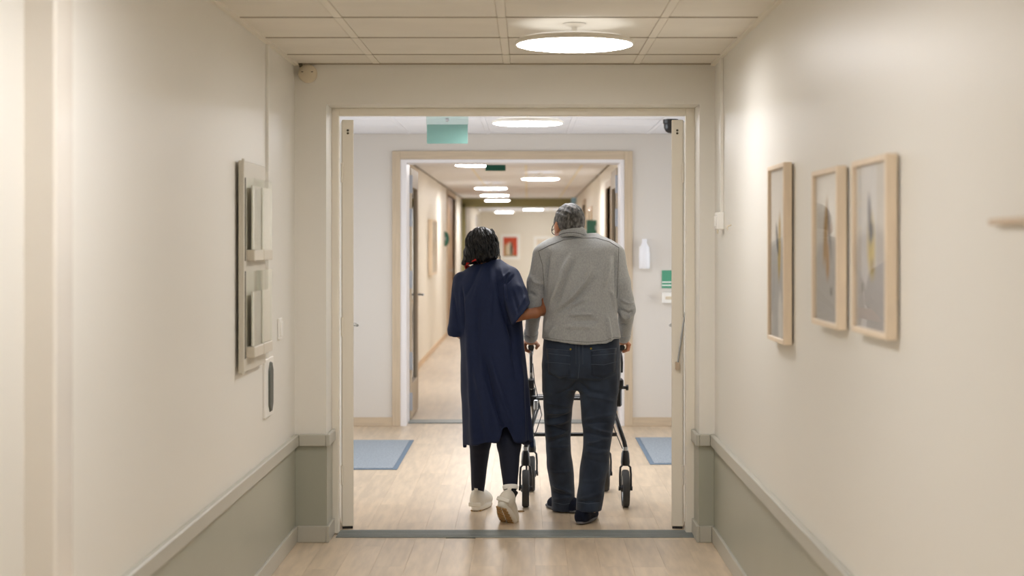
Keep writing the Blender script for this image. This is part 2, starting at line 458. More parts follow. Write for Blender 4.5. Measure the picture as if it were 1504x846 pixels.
# pull rod hanging from the right leaf edge
p0 = at(1006.5, 458, 8.30); p1 = at(995.5, 533, 8.295)
q = MB().tube([p0, p0.lerp(p1, .5)+Vector((-.002, -.006, 0)), p1], .0045, 8); q.build('pull_rod', 'steel', d2_)
q = MB().box(p1+Vector((-.012, -.008, -.035)), p1+Vector((.010, .025, .004)), .002); q.build('rod_bracket', 'tan_wood', d2_)

# ------------------------------------------------------------------ middle hall
def wall_x(name, x0, x1, ya, yb, openings, m):
    """wall slab at x0..x1 along y with openings (y0,y1,z0,z1)"""
    q = MB(); y = ya
    for (oy0, oy1, oz0, oz1) in openings:
        q.box((x0, y, 0), (x1, oy0, H))
        if oz0 > 0: q.box((x0, oy0, 0), (x1, oy1, oz0))
        q.box((x0, oy0, oz1), (x1, oy1, H)); y = oy1
    q.box((x0, y, 0), (x1, yb, H))
    return struct(name, q, m)
wall_x('wall_hall_left', MXL-.25, MXL, D0b-.06, D2b, [(8.9, 12.6, .0, 2.25)], 'mid_paint')
wall_x('wall_hall_right', MXR, MXR+.25, D0b-.06, D2b, [(8.9, 12.6, .0, 2.25)], 'mid_paint')
def glazed(name, x, y0, y1, z1, n):
    q = MB(); w = (y1-y0)/n
    q.box((x-.04, y0, z1-.07), (x+.04, y1, z1), .004); q.box((x-.04, y0, 0), (x+.04, y1, .12), .004)
    for k in range(n+1): q.box((x-.04, max(y0, y0+k*w-.035), .12), (x+.04, min(y1, y0+k*w+.035), z1-.07), .004)
    d = struct(name, q, 'frame_white', 'white framed glazed entrance at the side of the hall')
    for k in range(n):
        B((x-.004, y0+k*w+.03, .115), (x+.004, y0+(k+1)*w-.03, z1-.065)).build('pane', 'clear_glass', d)
    return d
glazed('window_1', MXL-.12, 8.9, 12.6, 2.25, 4)
glazed('window_2', MXR+.12, 8.9, 12.6, 2.25, 4)
for x, rot in ((MXL-.26, -90), (MXR+.26, 90)):
    lt = bpy.data.lights.new('daylight_portal', 'AREA'); lt.shape = 'RECTANGLE'; lt.size = 2.3; lt.size_y = 3.75
    lt.cycles.is_portal = True
    lo_ = bpy.data.objects.new('daylight_portal', lt); COL.objects.link(lo_); lo_.location = (x, 10.75, 1.15); lo_.rotation_euler = (0, R(rot), 0)

# second doorway wall
GL, GR, GT = -1.034, .786, 2.167         # structural opening
w2 = MB().box((MXL, D2, 0), (GL, D2b, H)).box((GR, D2, 0), (MXR, D2b, H)).box((GL, D2, GT), (GR, D2b, H))
struct('wall_hall_far', w2, 'mid_paint', 'pale grey wall around the second doorway')
AL, AR, AT = -1.10, .852, 2.233
struct('trim_9', MB().box((AL, D2-.018, 0), (GL-.0, D2, AT), .002).box((GR, D2-.018, 0), (AR, D2, AT), .002), 'birch_v', 'pale wooden architrave posts of the second doorway')
struct('trim_10', MB().box((GL, D2-.018, GT), (GR, D2, AT), .002), 'birch_h', 'pale wooden architrave head of the second doorway')
struct('trim_11', MB().box((GL, D2-.012, 0), (-.985, D2b+.01, GT), .002).box((.752, D2-.012, 0), (GR, D2b+.01, GT), .002).box((-.985, D2-.012, 2.139), (.752, D2b+.01, GT), .002), 'frame_white', 'white inner frame of the second doorway')
struct('baseboard_hall_left', B((MXL, D2-.014, 0), (AL, D2, .072), .002), 'birch_h')
struct('baseboard_hall_right', B((AR, D2-.014, 0), (MXR, D2, .072), .002), 'birch_h')
struct('trim_12', B((-.985, 13.19, -.003), (.752, 13.42, .008), .003), 'threshold', 'grey metal threshold of the second doorway')

def far_door(name, side, x, label):
    # leaf open at 90 degrees into the far corridor; x is its visible face
    y0, y1 = 13.40, 14.30; t = .042*side
    xa, xb = sorted((x, x+t))
    q = MB().box((xa, y0, .01), (xb, y0+.12, 2.12), .002).box((xa, y1-.12, .01), (xb, y1, 2.12), .002).box((xa, y0+.12, .01), (xb, y1-.12, .30), .002).box((xa, y0+.12, 1.96), (xb, y1-.12, 2.12), .002)
    d = q.build(name, 'birch_v', None, (x, y0, 0)); d['kind'] = 'structure'; d['label'] = label
    xm = (xa+xb)/2
    B((xm-.003, y0+.11, .29), (xm+.003, y1-.11, 1.97)).build('pane', 'door_glass', d)
    for z in (1.98, 1.70, 1.18, .50, .16):
        MB().box((x-side*.012, y0-.018, z-.075), (x-side*.0+.02*side, y0-.001, z+.075), .002).build('hinge', 'hinge_steel', d)
    xi = x-side*.05
    MB().tube([(x, y1-.06, 1.03), (xi, y1-.06, 1.03), (xi, y1-.18, 1.03)], .01, 8).build('handle', 'steel', d)
    return d
far_door('door_3', -1, -.978, 'open wooden glazed door at left of second doorway')
far_door('door_4', 1, .745, 'open wooden glazed door at right of second doorway')

# ------------------------------------------------------------------ far corridor
wfl = wall_x('wall_far_left', XFL-.25, XFL, D2b, DE, [(25.7, 28.5, 0, 2.28), (40.0, 43.4, 0, 2.25)], 'far_paint')
wall_x('wall_far_right', XFR, XFR+.25, D2b, DE, [(17.6, 18.7, 0, 2.12), (25.6, 26.7, 0, 2.12)], 'far_paint')
struct('wall_end', B((XFL-.25, DE, 0), (XFR+.25, DE+.2, H)), 'far_paint', 'cream wall closing the far corridor')
struct('baseboard_far_left', MB().box((XFL, D2b+.02, 0), (XFL+.012, 25.62, .07)).box((XFL, 28.58, 0), (XFL+.012, 40.0, .07)), 'birch')
struct('baseboard_far_right', MB().box((XFR-.012, D2b+.02, 0), (XFR, 17.52, .07)).box((XFR-.012, 18.78, 0), (XFR, 25.52, .07)).box((XFR-.012, 26.78, 0), (XFR, DE, .07)), 'birch')
def side_door(name, x, s, y0, y1, z1, n, label):
    """closed wooden door set in a side wall; s = direction into the wall"""
    q = MB()
    for (a, b, c, d_) in ((y0-.08, y0, 0, z1+.08), (y1, y1+.08, 0, z1+.08), (y0, y1, z1, z1+.08)):
        q.box((min(x-s*.02, x+s*.1), a, c), (max(x-s*.02, x+s*.1), b, d_), .003)
    d = q.build(name, 'birch_v', None, (x, y0, 0)); d['kind'] = 'structure'; d['label'] = label
    w = (y1-y0)/n
    for k in range(n):
        a, b = y0+k*w+.004, y0+(k+1)*w-.004
        xs = sorted((x+s*.03, x+s*.075))
        lf = B((xs[0], a, .01), (xs[1], b, z1-.004), .003).build('leaf', 'brown_door', d)
        hy = a+.08 if k % 2 else b-.08
        MB().tube([(x+s*.03, hy, 1.03), (x-s*.02, hy, 1.03), (x-s*.02, hy+(.12 if k % 2 else -.12), 1.03)], .01, 8).build('handle', 'steel', lf)
    return d
side_door('door_5', XFL, -1, 25.7, 28.5, 2.28, 2, 'brown double door in the left wall of far corridor')
side_door('door_6', XFR, 1, 17.6, 18.7, 2.12, 1, 'brown door in the right wall of far corridor, nearer one')
side_door('door_7', XFR, 1, 25.6, 26.7, 2.12, 1, 'brown door in the right wall of far corridor, farther one')
glazed('window_3', XFL-.12, 40.0, 43.4, 2.25, 3)
# olive portal across the corridor
struct('trim_13', MB().box((XFL, 31.5, 0), (-1.225, 31.8, 2.27), .004).box((.80, 31.5, 0), (XFR, 31.8, 2.27), .004).box((XFL, 31.5, 2.20), (XFR, 31.8, H), .004), 'olive_trim', 'olive painted portal frame across the far corridor')

# ------------------------------------------------------------------ lamps
def lamp(x, y, label, rad=.24, drop=.085, group='round pendant lamps'):
    t = empty('pendant_lamp', (x, y, H-drop), label, 'lamp', group)
    n = 48; z = H-drop
    M = Matrix.Translation((x, y, z))
    MB().lathe([(0, .028), (rad*.5, .028), (rad-.012, .022), (rad, .012), (rad, 0), (rad-.006, -.002)], n, M).build('housing', 'lamp_housing', t)
    MB().lathe([(rad-.006, -.002), (rad-.02, -.006), (rad*.5, -.009), (0, -.010)], n, M).build('diffuser', 'lamp_far' if y > 14 else ('lamp_dim' if y < 5 else 'lamp_near' if y < 9.5 else 'lamp_light'), t)
    MB().lathe([(rad*.2, .0295), (rad*.5, .0293), (rad*.90, .0255)], n, M).build('uplight_ring', 'lamp_up', t)
    MB().lathe([(.011, .026), (.011, drop-.014), (.026, drop-.013), (.048, drop-.002)], 16, M).build('stem', 'lamp_housing', t)
    return t
for (x, y, l) in [(.19, 6.5, 'glowing round pendant lamp nearest, hanging before the first doorway'),
                  (.15, 9.15, 'round pendant lamp in the hall above the two walkers, hidden by the door head'),
                  (0.0, 10.75, 'glowing round pendant lamp in the hall beyond the first doorway'),
                  (-.51, 16.5, 'glowing round lamp behind the small green hanging sign'),
                  (.16, 20.0, 'glowing round lamp on the right side of far corridor ceiling, nearer one'),
                  (-.54, 23.4, 'largest of three stacked round lamps left in far corridor'),
                  (-.55, 26.8, 'middle of three stacked round lamps left in far corridor'),
                  (-.57, 30.0, 'lowest of three stacked round lamps left in far corridor'),
                  (.13, 37.8, 'small round lamp beyond the olive portal, right one'),
                  (-.60, 41.0, 'small round lamp beyond the olive portal, left one'),
                  (-.36, 3.7, 'round pendant lamp over the corridor before the doorway, out of view'),
                  (-.1, .9, 'round pendant lamp over the viewer in the corridor'),
                  (-.1, -1.6, 'round pendant lamp at the rear end of the corridor')]:
    lamp(x, y, l)

# ------------------------------------------------------------------ things on near walls
# alarm sounder
M = Matrix.Translation((-1.089, D0, 2.324)) @ Matrix.Rotation(R(90), 4, 'X')
t = empty('alarm_sounder', (-1.089, D0, 2.324), 'round cream alarm sounder high in the left corner by the ceiling', 'alarm')
MB().lathe([(.046, 0), (.046, .026), (.040, .036), (.025, .040), (0, .040)], 28, M).build('body', 'cream_plastic', t)
for sx in (-.024, .024):
    MB().box((-1.089+sx-.005, D0-.042, 2.328), (-1.089+sx+.005, D0-.038, 2.332), .001).build('screw', 'rack_slot', t)
MB().box((-1.13, D0-.03, 2.355), (-1.115, D0-.002, 2.374), .001).build('cable_entry', 'rack_slot', t)

# brochure rack
y0, y1, z0, z1 = 6.33, 6.90, .967, 1.812
xw = XL+.012
t = empty('brochure_rack', (XL, (y0+y1)/2, z0), 'grey wall-mounted brochure rack with four clear pockets', 'brochure rack')
MB().box((xw, y0, z0), (xw+.016, y1, z1), .003).build('back_panel', 'rack_panel', t)
for yy in (y0+.06, y1-.09): MB().box((XL, yy, z0+.1), (xw, yy+.03, z1-.1)).build('wall_spacer', 'rack_slot', t)
MB().box((xw+.014, y0-.004, z0-.004), (xw+.024, y0+.012, z1+.006), .002).build('edge_profile', 'rack_panel', t)
xf = xw+.016
for (za, zb) in ((1.412, 1.745), (1.022, 1.372)):
    B((xf-.001, y0+.048, za), (xf+.004, y0+.060, zb), .001).build('slot', 'rack_slot', t)
    for (ya, yb) in ((y0+.095, y0+.310), (y0+.325, y0+.540)):
        pk = MB().box((xf, ya, za), (xf+.034, yb, za+.045), .003).build('pocket_lip', 'rack_lip', t)
        MB().box((xf+.030, ya, za+.045), (xf+.033, yb, zb), .0005).box((xf, ya, za+.045), (xf+.031, ya+.003, zb)).box((xf, yb-.003, za+.045), (xf+.031, yb, zb)).build('clear_front', 'frosted_pocket', t)
        MB().box((xf+.018, ya+.008, za+.046), (xf+.024, yb-.008, zb-(.03 if za > 1.2 else .085)), .0005).build('brochure', 'brochure_paper', t)
# light switch
t = empty('light_switch', (XL, 7.45, 1.085), 'small white light switch on left wall past the rack', 'switch')
MB().box((XL, 7.40, 1.035), (XL+.010, 7.485, 1.135), .003).build('plate', 'white_plastic', t)
MB().box((XL+.009, 7.415, 1.05), (XL+.016, 7.47, 1.12), .003).build('rocker', 'white_plastic', t)
# oblong plate with dark insert
t = empty('wall_handle_plate', (XL, 7.1, .85), 'cream wall plate with dark oblong insert below the rack', 'wall plate')
MB().box((XL, 6.99, .715), (XL+.012, 7.215, .975), .003).build('plate', 'white_plastic', t)
q = MB(); pts = []
yc, zc, hw, hh, c = 7.115, .845, .052, .112, .034
ring = [(-hw+c, -hh), (hw-c, -hh), (hw, -hh+c), (hw, hh-c), (hw-c, hh), (-hw+c, hh), (-hw, hh-c), (-hw, -hh+c)]
vs_ = [(XL+.011, yc+a, zc+b) for a, b in ring] + [(XL+.020, yc+a*.85, zc+b*.95) for a, b in ring]
q.add(vs_, [(k, (k+1) % 8, 8+(k+1) % 8, 8+k) for k in range(8)] + [tuple(range(8, 16))])
q.build('dark_insert', 'grey_rubber', t)
# conduits
t = tag(MB().box((XL, 7.065, .975), (XL+.014, 7.09, H-.012), .002).build('cable_conduit', 'wall_paint', None, (XL, 7.077, .975)), 'thin vertical cable conduit on left wall above the oblong plate', 'conduit')
t = tag(MB().box((XR-.016, 7.58, 1.62), (XR, 7.612, H-.012), .002).build('cable_conduit', 'wall_paint', None, (XR, 7.6, 1.62)), 'thin vertical cable conduit on right wall above white switch box', 'conduit')
t = empty('switch_box', (XR, 7.6, 1.58), 'white surface-mounted switch box under the right wall conduit', 'switch')
MB().box((XR-.036, 7.555, 1.548), (XR, 7.64, 1.63), .004).build('box', 'white_plastic', t)
MB().box((XR-.042, 7.575, 1.562), (XR-.035, 7.62, 1.612), .002).build('rocker', 'white_plastic', t)
MB().tube([(XR-.03, 7.57, 1.548), (XR-.03, 7.57, 1.53)], .004, 8).build('cord_grip', 'cream_plastic', t)
h = tag(MB().tube([(XR, 7.30, 1.566), (XR-.016, 7.30, 1.562), (XR-.020, 7.30, 1.552), (XR-.014, 7.30, 1.545)], .0035, 8).build('wall_hook', 'cream_plastic', None, (XR, 7.3, 1.55)), 'tiny cream hook beside the right switch box', 'hook')
# tan strip at the right image edge
t = tag(MB().box((XR-.02, 2.60, 1.518), (XR, 3.16, 1.530), .002).build('wall_ledge', 'tan_wood', None, (XR, 2.9, 1.516)), 'thin tan wooden ledge strip on the right wall at the picture edge', 'ledge')

# framed pictures on right wall
def picture(name, xw, s, ya, yb, z0, z1, label, art, th=.036, fw=.016, gap=.006, fm='frame_wood', group=None, cat='picture', light=False):
    """box frame on a wall at x = xw; s = -1 faces -x, +1 faces +x"""
    yc, zc = (ya+yb)/2, (z0+z1)/2
    t = empty(name, (xw, yc, z0), label, cat, group)
    xa = xw+s*gap; xb = xw+s*th
    def bx(y0_, y1_, za, zb, x0=xa, x1=xb, b=.0015): return MB().box((min(x0, x1), y0_, za), (max(x0, x1), y1_, zb), b)
    for (a, b, c, d_) in ((ya, ya+fw, z0, z1), (yb-fw, yb, z0, z1), (ya+fw, yb-fw, z0, z0+fw), (ya+fw, yb-fw, z1-fw, z1)):
        bx(a, b, c, d_).build('frame_bar', fm, t)
    bx(ya+fw*.5, yb-fw*.5, z0+fw*.5, z1-fw*.5, xa, xw+s*(th-.012), 0).build('print', art, t, (xw, yc, zc))
    bx(ya+fw*.8, yb-fw*.8, z0+fw*.8, z1-fw*.8, xw+s*(th-.008), xw+s*(th-.006), 0).build('glass', 'picture_glass', t)
    return t
a1 = art_mat('print_a', (232, 228, 220), [(.02, -.20, .30, .26, 0, (190, 188, 184), .25), (-.02, .02, .035, .12, .1, (190, 160, 70), .5), (.03, .05, .02, .06, -.4, (70, 70, 76), .5), (-.04, -.24, .05, .10, 0, (226, 222, 214), .4)])
a2 = art_mat('print_b', (228, 224, 216), [(.0, -.13, .26, .16, 0, (200, 197, 192), .2), (.03, .05, .03, .10, .25, (182, 142, 74), .5), (-.03, .05, .014, .09, -.35, (128, 124, 122), .5), (.0, -.04, .03, .06, 0, (190, 150, 96), .5), (-.06, -.13, .012, .014, 0, (110, 104, 90), .4)])
a3 = art_mat('print_c', (228, 224, 216), [(-.02, -.12, .30, .17, .1, (200, 196, 192), .2), (.01, .0, .045, .085, -.1, (206, 180, 66), .5), (.03, .07, .018, .07, -.15, (92, 92, 100), .5), (.01, .04, .025, .025, 0, (66, 64, 66), .6), (.11, -.11, .012, .014, 0, (110, 104, 90), .4), (.0, -.05, .016, .02, 0, (150, 120, 50), .5)])
picture('framed_picture', XR, -1, 5.583, 5.965, 1.127, 1.766, 'tallest framed print, nearest the doorway on right wall', a1, group='three framed prints on right wall')
picture('framed_picture', XR, -1, 4.625, 5.036, 1.231, 1.707, 'middle of three framed prints on right wall, ochre and grey strokes', a2, group='three framed prints on right wall')
picture('framed_picture', XR, -1, 3.990, 4.418, 1.240, 1.707, 'rightmost framed print on right wall with yellow and black blotch', a3, group='three framed prints on right wall')

# ------------------------------------------------------------------ things in the hall
def hang_sign(name, x0, x1, z0, z1, y, label, m, z_top):
    t = empty(name, ((x0+x1)/2, y, z0), label, 'sign')
    MB().box((x0, y-.004, z0), (x1, y+.004, z1), .001).build('sign_plate', m, t)
    MB().box((x0-.004, y-.003, z1), (x1+.004, y+.003, z_top), .0005).build('clear_panel', 'acrylic', t)
    xm = (x0+x1)/2
    MB().lathe([(0, .012), (.009, .012), (.013, .006), (.013, 0)], 16, Matrix.Translation((xm, y-.003, z_top-.03)) @ Matrix.Rotation(R(90), 4, 'X')).build('fixing_screw', 'steel', t)
    MB().box((x0, y-.012, z_top-.004), (x1, y+.012, H), .002).build('ceiling_mount', 'white_plastic', t)
    return t
a = at(627, 211, 11.0); b = at(687, 183, 11.0)
hang_sign('hanging_sign', a.x, b.x, a.z, b.z, 11.0, 'plain teal hanging sign with clear top in the hall', 'teal_sign', 2.362)
a = at(713, 251, 15.0); b = at(742.5, 234, 15.0)
hang_sign('hanging_sign', a.x, b.x, a.z, b.z, 15.0, 'small dark teal hanging sign in far corridor by a lamp', 'dark_teal_sign', 2.362)
# dome camera
c = at(985, 186, 11.5)
t = empty('dome_camera', (c.x, 11.5, c.z), 'black dome camera under hall ceiling beside right door leaf', 'camera')
M = Matrix.Translation((c.x, 11.5, H))
MB().lathe([(.055, 0), (.055, -.028), (.05, -.034)], 24, M).build('base', 'black_plastic', t)
MB().lathe([(.05, -.034), (.049, -.06), (.038, -.085), (.02, -.098), (0, -.101)], 24, M).build('dome', 'black_tube', t)
# soap dispenser on hall wall
t = empty('soap_dispenser', (.94, D2, 1.276), 'white bottle-shaped hand sanitiser dispenser on hall wall', 'dispenser')
q = MB()
prof = [(1.28, .040, .035), (1.285, .044, .04), (1.40, .044, .045), (1.45, .040, .04), (1.475, .026, .03), (1.49, .02, .025), (1.515, .02, .025), (1.52, .016, .02)]
rings = []
for (z, hw, dp) in prof:
    rings.append([(.945+hw*math.cos(k*math.pi/8), D2-.045-dp*math.sin(k*math.pi/8), z) for k in range(16)])
q.add([p for r_ in rings for p in r_], [(i*16+k, i*16+(k+1) % 16, (i+1)*16+(k+1) % 16, (i+1)*16+k) for i in range(len(rings)-1) for k in range(16)], True)
q.add(rings[-1], [tuple(range(16))]); q.add(rings[0], [tuple(range(15, -1, -1))])
q.build('bottle', 'dispenser', t)
MB().box((.905, D2-.012, 1.29), (.985, D2, 1.46), .003).box((.912, D2-.06, 1.335), (.978, D2-.01, 1.35), .003).build('wall_bracket', 'white_plastic', t)
MB().box((.93, D2-.075, 1.276), (.96, D2-.03, 1.288), .003).build('spout', 'white_plastic', t)
# green sign with white lines
t = empty('wall_sign', (1.17, D2, 1.12), 'green notice with white lines on hall wall beside right door', 'sign')
MB().box((1.09, D2-.006, 1.12), (1.30, D2, 1.265), .001).build('plate', 'green_sign', t)
for z in (1.165, 1.139): MB().box((1.092, D2-.0075, z), (1.298, D2-.005, z+.009)).build('white_line', 'paper', t)
t = empty('wall_box', (1.14, D2, 1.0), 'small white wall box under the green notice', 'box')
MB().box((1.09, D2-.06, 1.0), (1.20, D2, 1.085), .004).build('body', 'white_plastic', t)
MB().box((1.115, D2-.064, 1.03), (1.175, D2-.059, 1.055), .002).build('front_panel', 'cream_plastic', t)
# door mats
def doormat(x0, x1, y0, y1, label):
    t = empty('door_mat', ((x0+x1)/2, (y0+y1)/2, 0), label, 'mat', 'blue mats in the hall')
    MB().box((x0, y0, 0), (x1, y1, .005), .002).build('rubber_border', 'mat_edge', t)
    MB().box((x0+.03, y0+.03, .004), (x1-.03, y1-.03, .009), .002).build('pile', 'mat_blue', t)
doormat(-2.7, -.855, 10.48, 12.04, 'blue door mat on hall floor at left, behind the left leaf')
doormat(.82, 2.5, 10.72, 12.2, 'blue door mat on hall floor at right, behind the right leaf')

# ------------------------------------------------------------------ far corridor things
af = art_mat('print_far', (216, 202, 180), [(0, 0, .25, .12, 0, (190, 170, 140), .4)])
picture('framed_picture', XFL, 1, 20.8, 21.9, 1.07, 1.80, 'wooden framed picture on left wall of far corridor', af, th=.06, fw=.03)
def end_picture(x0, x1, z0, z1, art, label, ins):
    t = empty('framed_picture', ((x0+x1)/2, DE, z0), label, 'picture', 'pictures on the end wall')
    q = MB(); f = .02
    for (a, b, c, d_) in ((x0, x0+f, z0, z1), (x1-f, x1, z0, z1), (x0+f, x1-f, z0, z0+f), (x0+f, x1-f, z1-f, z1)):
        MB().box((a, DE-.035, c), (b, DE, d_), .002).build('frame_bar', 'frame_paint', t)
    B((x0+f, DE-.02, z0+f), (x1-f, DE-.005, z1-f)).build('passepartout', 'paper', t)
    B((x0+ins, DE-.024, z0+ins), (x1-ins, DE-.019, z1-ins)).build('print', art, t, ((x0+x1)/2, DE, (z0+z1)/2))
ar = art_mat('print_red', (196, 74, 40), [(-.02, -.10, .10, .22, 0, (214, 200, 176), .3), (.03, -.07, .035, .20, 0, (70, 74, 58), .4), (0, -.26, .3, .04, 0, (150, 130, 90), .3), (-.14, -.1, .03, .2, 0, (180, 150, 100), .4)], axes=('X', 'Z'))
a0 = at(734, 382, DE); b0 = at(765, 343, DE)
end_picture(a0.x, b0.x, a0.z, b0.z, ar, 'red and cream figure picture in pale frame on end wall', .10)
ap = art_mat('print_pale', (226, 214, 196), [(.0, .0, .10, .12, 0, (196, 150, 120), .6)], axes=('X', 'Z'))
a0 = at(783, 384, DE); b0 = at(810, 346, DE)
end_picture(a0.x, b0.x, a0.z, b0.z, ap, 'pale picture on end wall half hidden behind the man', .10)
def flag_sign(name, x, s, y, w, z0, z1, m, label, round_=False):
    t = empty(name, (x, y, z0), label, 'sign')
    q = MB()
    if round_:
        n = 14; zc, hh = (z0+z1)/2, (z1-z0)/2
        f = [Vector((x+s*w*math.cos(-math.pi/2+math.pi*k/n), y, zc+hh*math.sin(-math.pi/2+math.pi*k/n))) for k in range(n+1)]
        if s < 0: f = f[::-1]
        g = [p+Vector((0, .02, 0)) for p in f]
        k = len(f); q.add(f+g, [tuple(range(k)), tuple(range(2*k-1, k-1, -1))]+[(i, i+k, (i+1) % k+k, (i+1) % k) for i in range(k)])
    else:
        q.box((min(x, x+s*w), y, z0), (max(x, x+s*w), y+.02, z1), .002)
    q.build('sign_panel', m, t)
    MB().box((min(x, x+s*.02), y-.02, (z0+z1)/2-.03), (max(x, x+s*.02), y+.04, (z0+z1)/2+.03), .002).build('wall_bracket', 'steel', t)
flag_sign('projecting_sign', XFL, 1, 25.0, .075, 1.44, 1.675, 'forest_sign', 'dark green half-round sign projecting from far left wall', True)
flag_sign('projecting_sign', XFR, -1, 21.6, .135, 1.59, 1.80, 'forest_sign', 'dark green square sign projecting from far right wall', False)
flag_sign('projecting_sign', XFR, -1, 30.5, .10, 2.16, 2.36, 'pale_blue_sign', 'pale blue sign projecting high on the far right wall', False)
M = Matrix.Translation((.72, 31.65, 2.20))
t = empty('dome_camera', (.72, 31.65, 2.1), 'small black device hanging from the olive portal', 'camera')
MB().lathe([(.07, .0), (.07, -.03), (.06, -.034)], 20, M).build('base', 'black_plastic', t)
MB().lathe([(.06, -.034), (.055, -.06), (.03, -.085), (0, -.09)], 20, M).build('dome', 'black_plastic', t)
picture('notice_frame', XFR, -1, 22.9, 24.3, 1.72, 2.02, 'pale framed notice above the green sign on far right wall', af, th=.03, fw=.03, cat='notice')
#PEOPLE
# ------------------------------------------------------------------ surface tools for people and clothing
class Vol:
    """a distance field on a grid; shapes are blended into it and its zero surface becomes a mesh"""
    def __init__(s, lo, hi, h=.006):
        s.lo = np.array(lo, float); s.h = h
        s.n = np.ceil((np.array(hi, float)-s.lo)/h).astype(int)+1
        s.D = np.full(s.n, .5, np.float32)
    def sub(s, lo, hi):
        a = np.clip(np.floor((np.array(lo)-s.lo)/s.h).astype(int), 0, s.n-1); b = np.clip(np.ceil((np.array(hi)-s.lo)/s.h).astype(int)+1, 1, s.n)
        sl = tuple(slice(i, max(j, i+1)) for i, j in zip(a, b))
        g = [(s.lo[i]+s.h*np.arange(sl[i].start, sl[i].stop)).astype(np.float32) for i in range(3)]
        return sl, g[0][:, None, None], g[1][None, :, None], g[2][None, None, :]
    def put(s, f, lo, hi, k):
        m = k+.03
        sl, X, Y, Z = s.sub(np.array(lo)-m, np.array(hi)+m)
        d = f(X, Y, Z); c = s.D[sl]
        if k > 0:
            t = np.clip(.5+.5*(c-d)/k, 0, 1); s.D[sl] = c*(1-t)+d*t-k*t*(1-t)
        else: s.D[sl] = np.minimum(c, d)
    def cap(s, a, b, ra, rb=None, k=.02, flat=None):
        rb = ra if rb is None else rb
        a = np.array(a, float); b = np.array(b, float); ba = b-a; L2 = max(float(ba @ ba), 1e-9)
        fl = np.array(flat if flat is not None else (1, 1, 1), float)
        def f(X, Y, Z):
            px, py, pz = X-a[0], Y-a[1], Z-a[2]
            t = np.clip((px*ba[0]+py*ba[1]+pz*ba[2])/L2, 0, 1)
            return np.sqrt(((px-t*ba[0])/fl[0])**2+((py-t*ba[1])/fl[1])**2+((pz-t*ba[2])/fl[2])**2)-(ra+(rb-ra)*t)
        r = max(ra, rb)*max(fl.max(), 1)
        s.put(f, np.minimum(a, b)-r, np.maximum(a, b)+r, k); return s
    def chain(s, pts, rs, k=.02):
        for i in range(len(pts)-1): s.cap(pts[i], pts[i+1], rs[i], rs[i+1], k)
        return s
    def ell_f(s, c, r, Rm=None):
        c = np.array(c, float); r = np.array(r, float); Q = np.eye(3) if Rm is None else np.array(Rm)[:3, :3].T
        def f(X, Y, Z):
            p = [X-c[0], Y-c[1], Z-c[2]]
            q = [Q[i, 0]*p[0]+Q[i, 1]*p[1]+Q[i, 2]*p[2] for i in range(3)]
            k0 = np.sqrt((q[0]/r[0])**2+(q[1]/r[1])**2+(q[2]/r[2])**2); k1 = np.sqrt((q[0]/r[0]**2)**2+(q[1]/r[1]**2)**2+(q[2]/r[2]**2)**2)+1e-6
            return k0*(k0-1)/k1
        return f
    def ell(s, c, r, Rm=None, k=.02):
        m = max(r); c = np.array(c, float); s.put(s.ell_f(c, r, Rm), c-m, c+m, k); return s
    def carve(s, f, lo, hi, k=.01):
        sl, X, Y, Z = s.sub(lo, hi); d = -f(X, Y, Z); c = s.D[sl]
        t = np.clip(.5-.5*(c-d)/k, 0, 1); s.D[sl] = c*(1-t)+d*t+k*t*(1-t)
        return s
    def keep(s, f):
        sl, X, Y, Z = s.sub(s.lo, s.lo+s.h*s.n); s.D = np.maximum(s.D, f(X, Y, Z).astype(np.float32)); return s
    def loft_f(s, rows, ex=2.3, inset=0.0, ext=0.0):
        """rows of (z, cx, cy, a, b), any order"""
        rw = np.array(sorted(rows), float); z = rw[:, 0]
        zf = np.linspace(z[0], z[-1], 240); cols = []
        for j in range(1, 5):
            v = np.interp(zf, z, rw[:, j]); w = np.hanning(19); w /= w.sum()
            cols.append(np.convolve(np.pad(v, 9, mode='edge'), w, mode='valid'))
        def f(X, Y, Z):
            cx, cy, a, b = [np.interp(Z.ravel(), zf, c)[None, None, :].astype(np.float32) for c in cols]
            a = np.maximum(a-inset, .004); b = np.maximum(b-inset, .004)
            d = ((np.abs((X-cx)/a)**ex+np.abs((Y-cy)/b)**ex)**(1/ex)-1)*np.minimum(a, b)
            return np.maximum(d, np.maximum(Z-(z[-1]+ext), (z[0]-ext)-Z))
        lo = (rw[:, 1]-rw[:, 3]).min(), (rw[:, 2]-rw[:, 4]).min(), z[0]
        hi = (rw[:, 1]+rw[:, 3]).max(), (rw[:, 2]+rw[:, 4]).max(), z[-1]
        return f, lo, hi
    def loft(s, rows, k=.02, ex=2.3, inset=0.0):
        f, lo, hi = s.loft_f(rows, ex, inset); s.put(f, lo, hi, k); return s
    def mesh(s, smooth=2):
        D = s.D.copy(); D[[0, -1]] = .5; D[:, [0, -1]] = .5; D[:, :, [0, -1]] = .5
        I = D < 0
        cnt = np.zeros(np.array(D.shape)-1, np.int8)
        offs = [(i, j, k) for i in (0, 1) for j in (0, 1) for k in (0, 1)]
        N = np.array(D.shape)
        for (i, j, k) in offs: cnt += I[i:N[0]-1+i, j:N[1]-1+j, k:N[2]-1+k]
        C = np.argwhere((cnt > 0) & (cnt < 8))
        vals = np.stack([D[C[:, 0]+o[0], C[:, 1]+o[1], C[:, 2]+o[2]] for o in offs], 1)
        P = np.zeros((len(C), 3)); W = np.zeros(len(C)); O = np.array(offs, float)
        for a in range(8):
            for b in range(a+1, 8):
                if np.abs(O[a]-O[b]).sum() != 1: continue
                va, vb = vals[:, a], vals[:, b]; x = (va < 0) != (vb < 0)
                t = np.where(x, va/np.where(x, va-vb, 1), 0)
                P += np.where(x[:, None], O[a]+t[:, None]*(O[b]-O[a]), 0); W += x
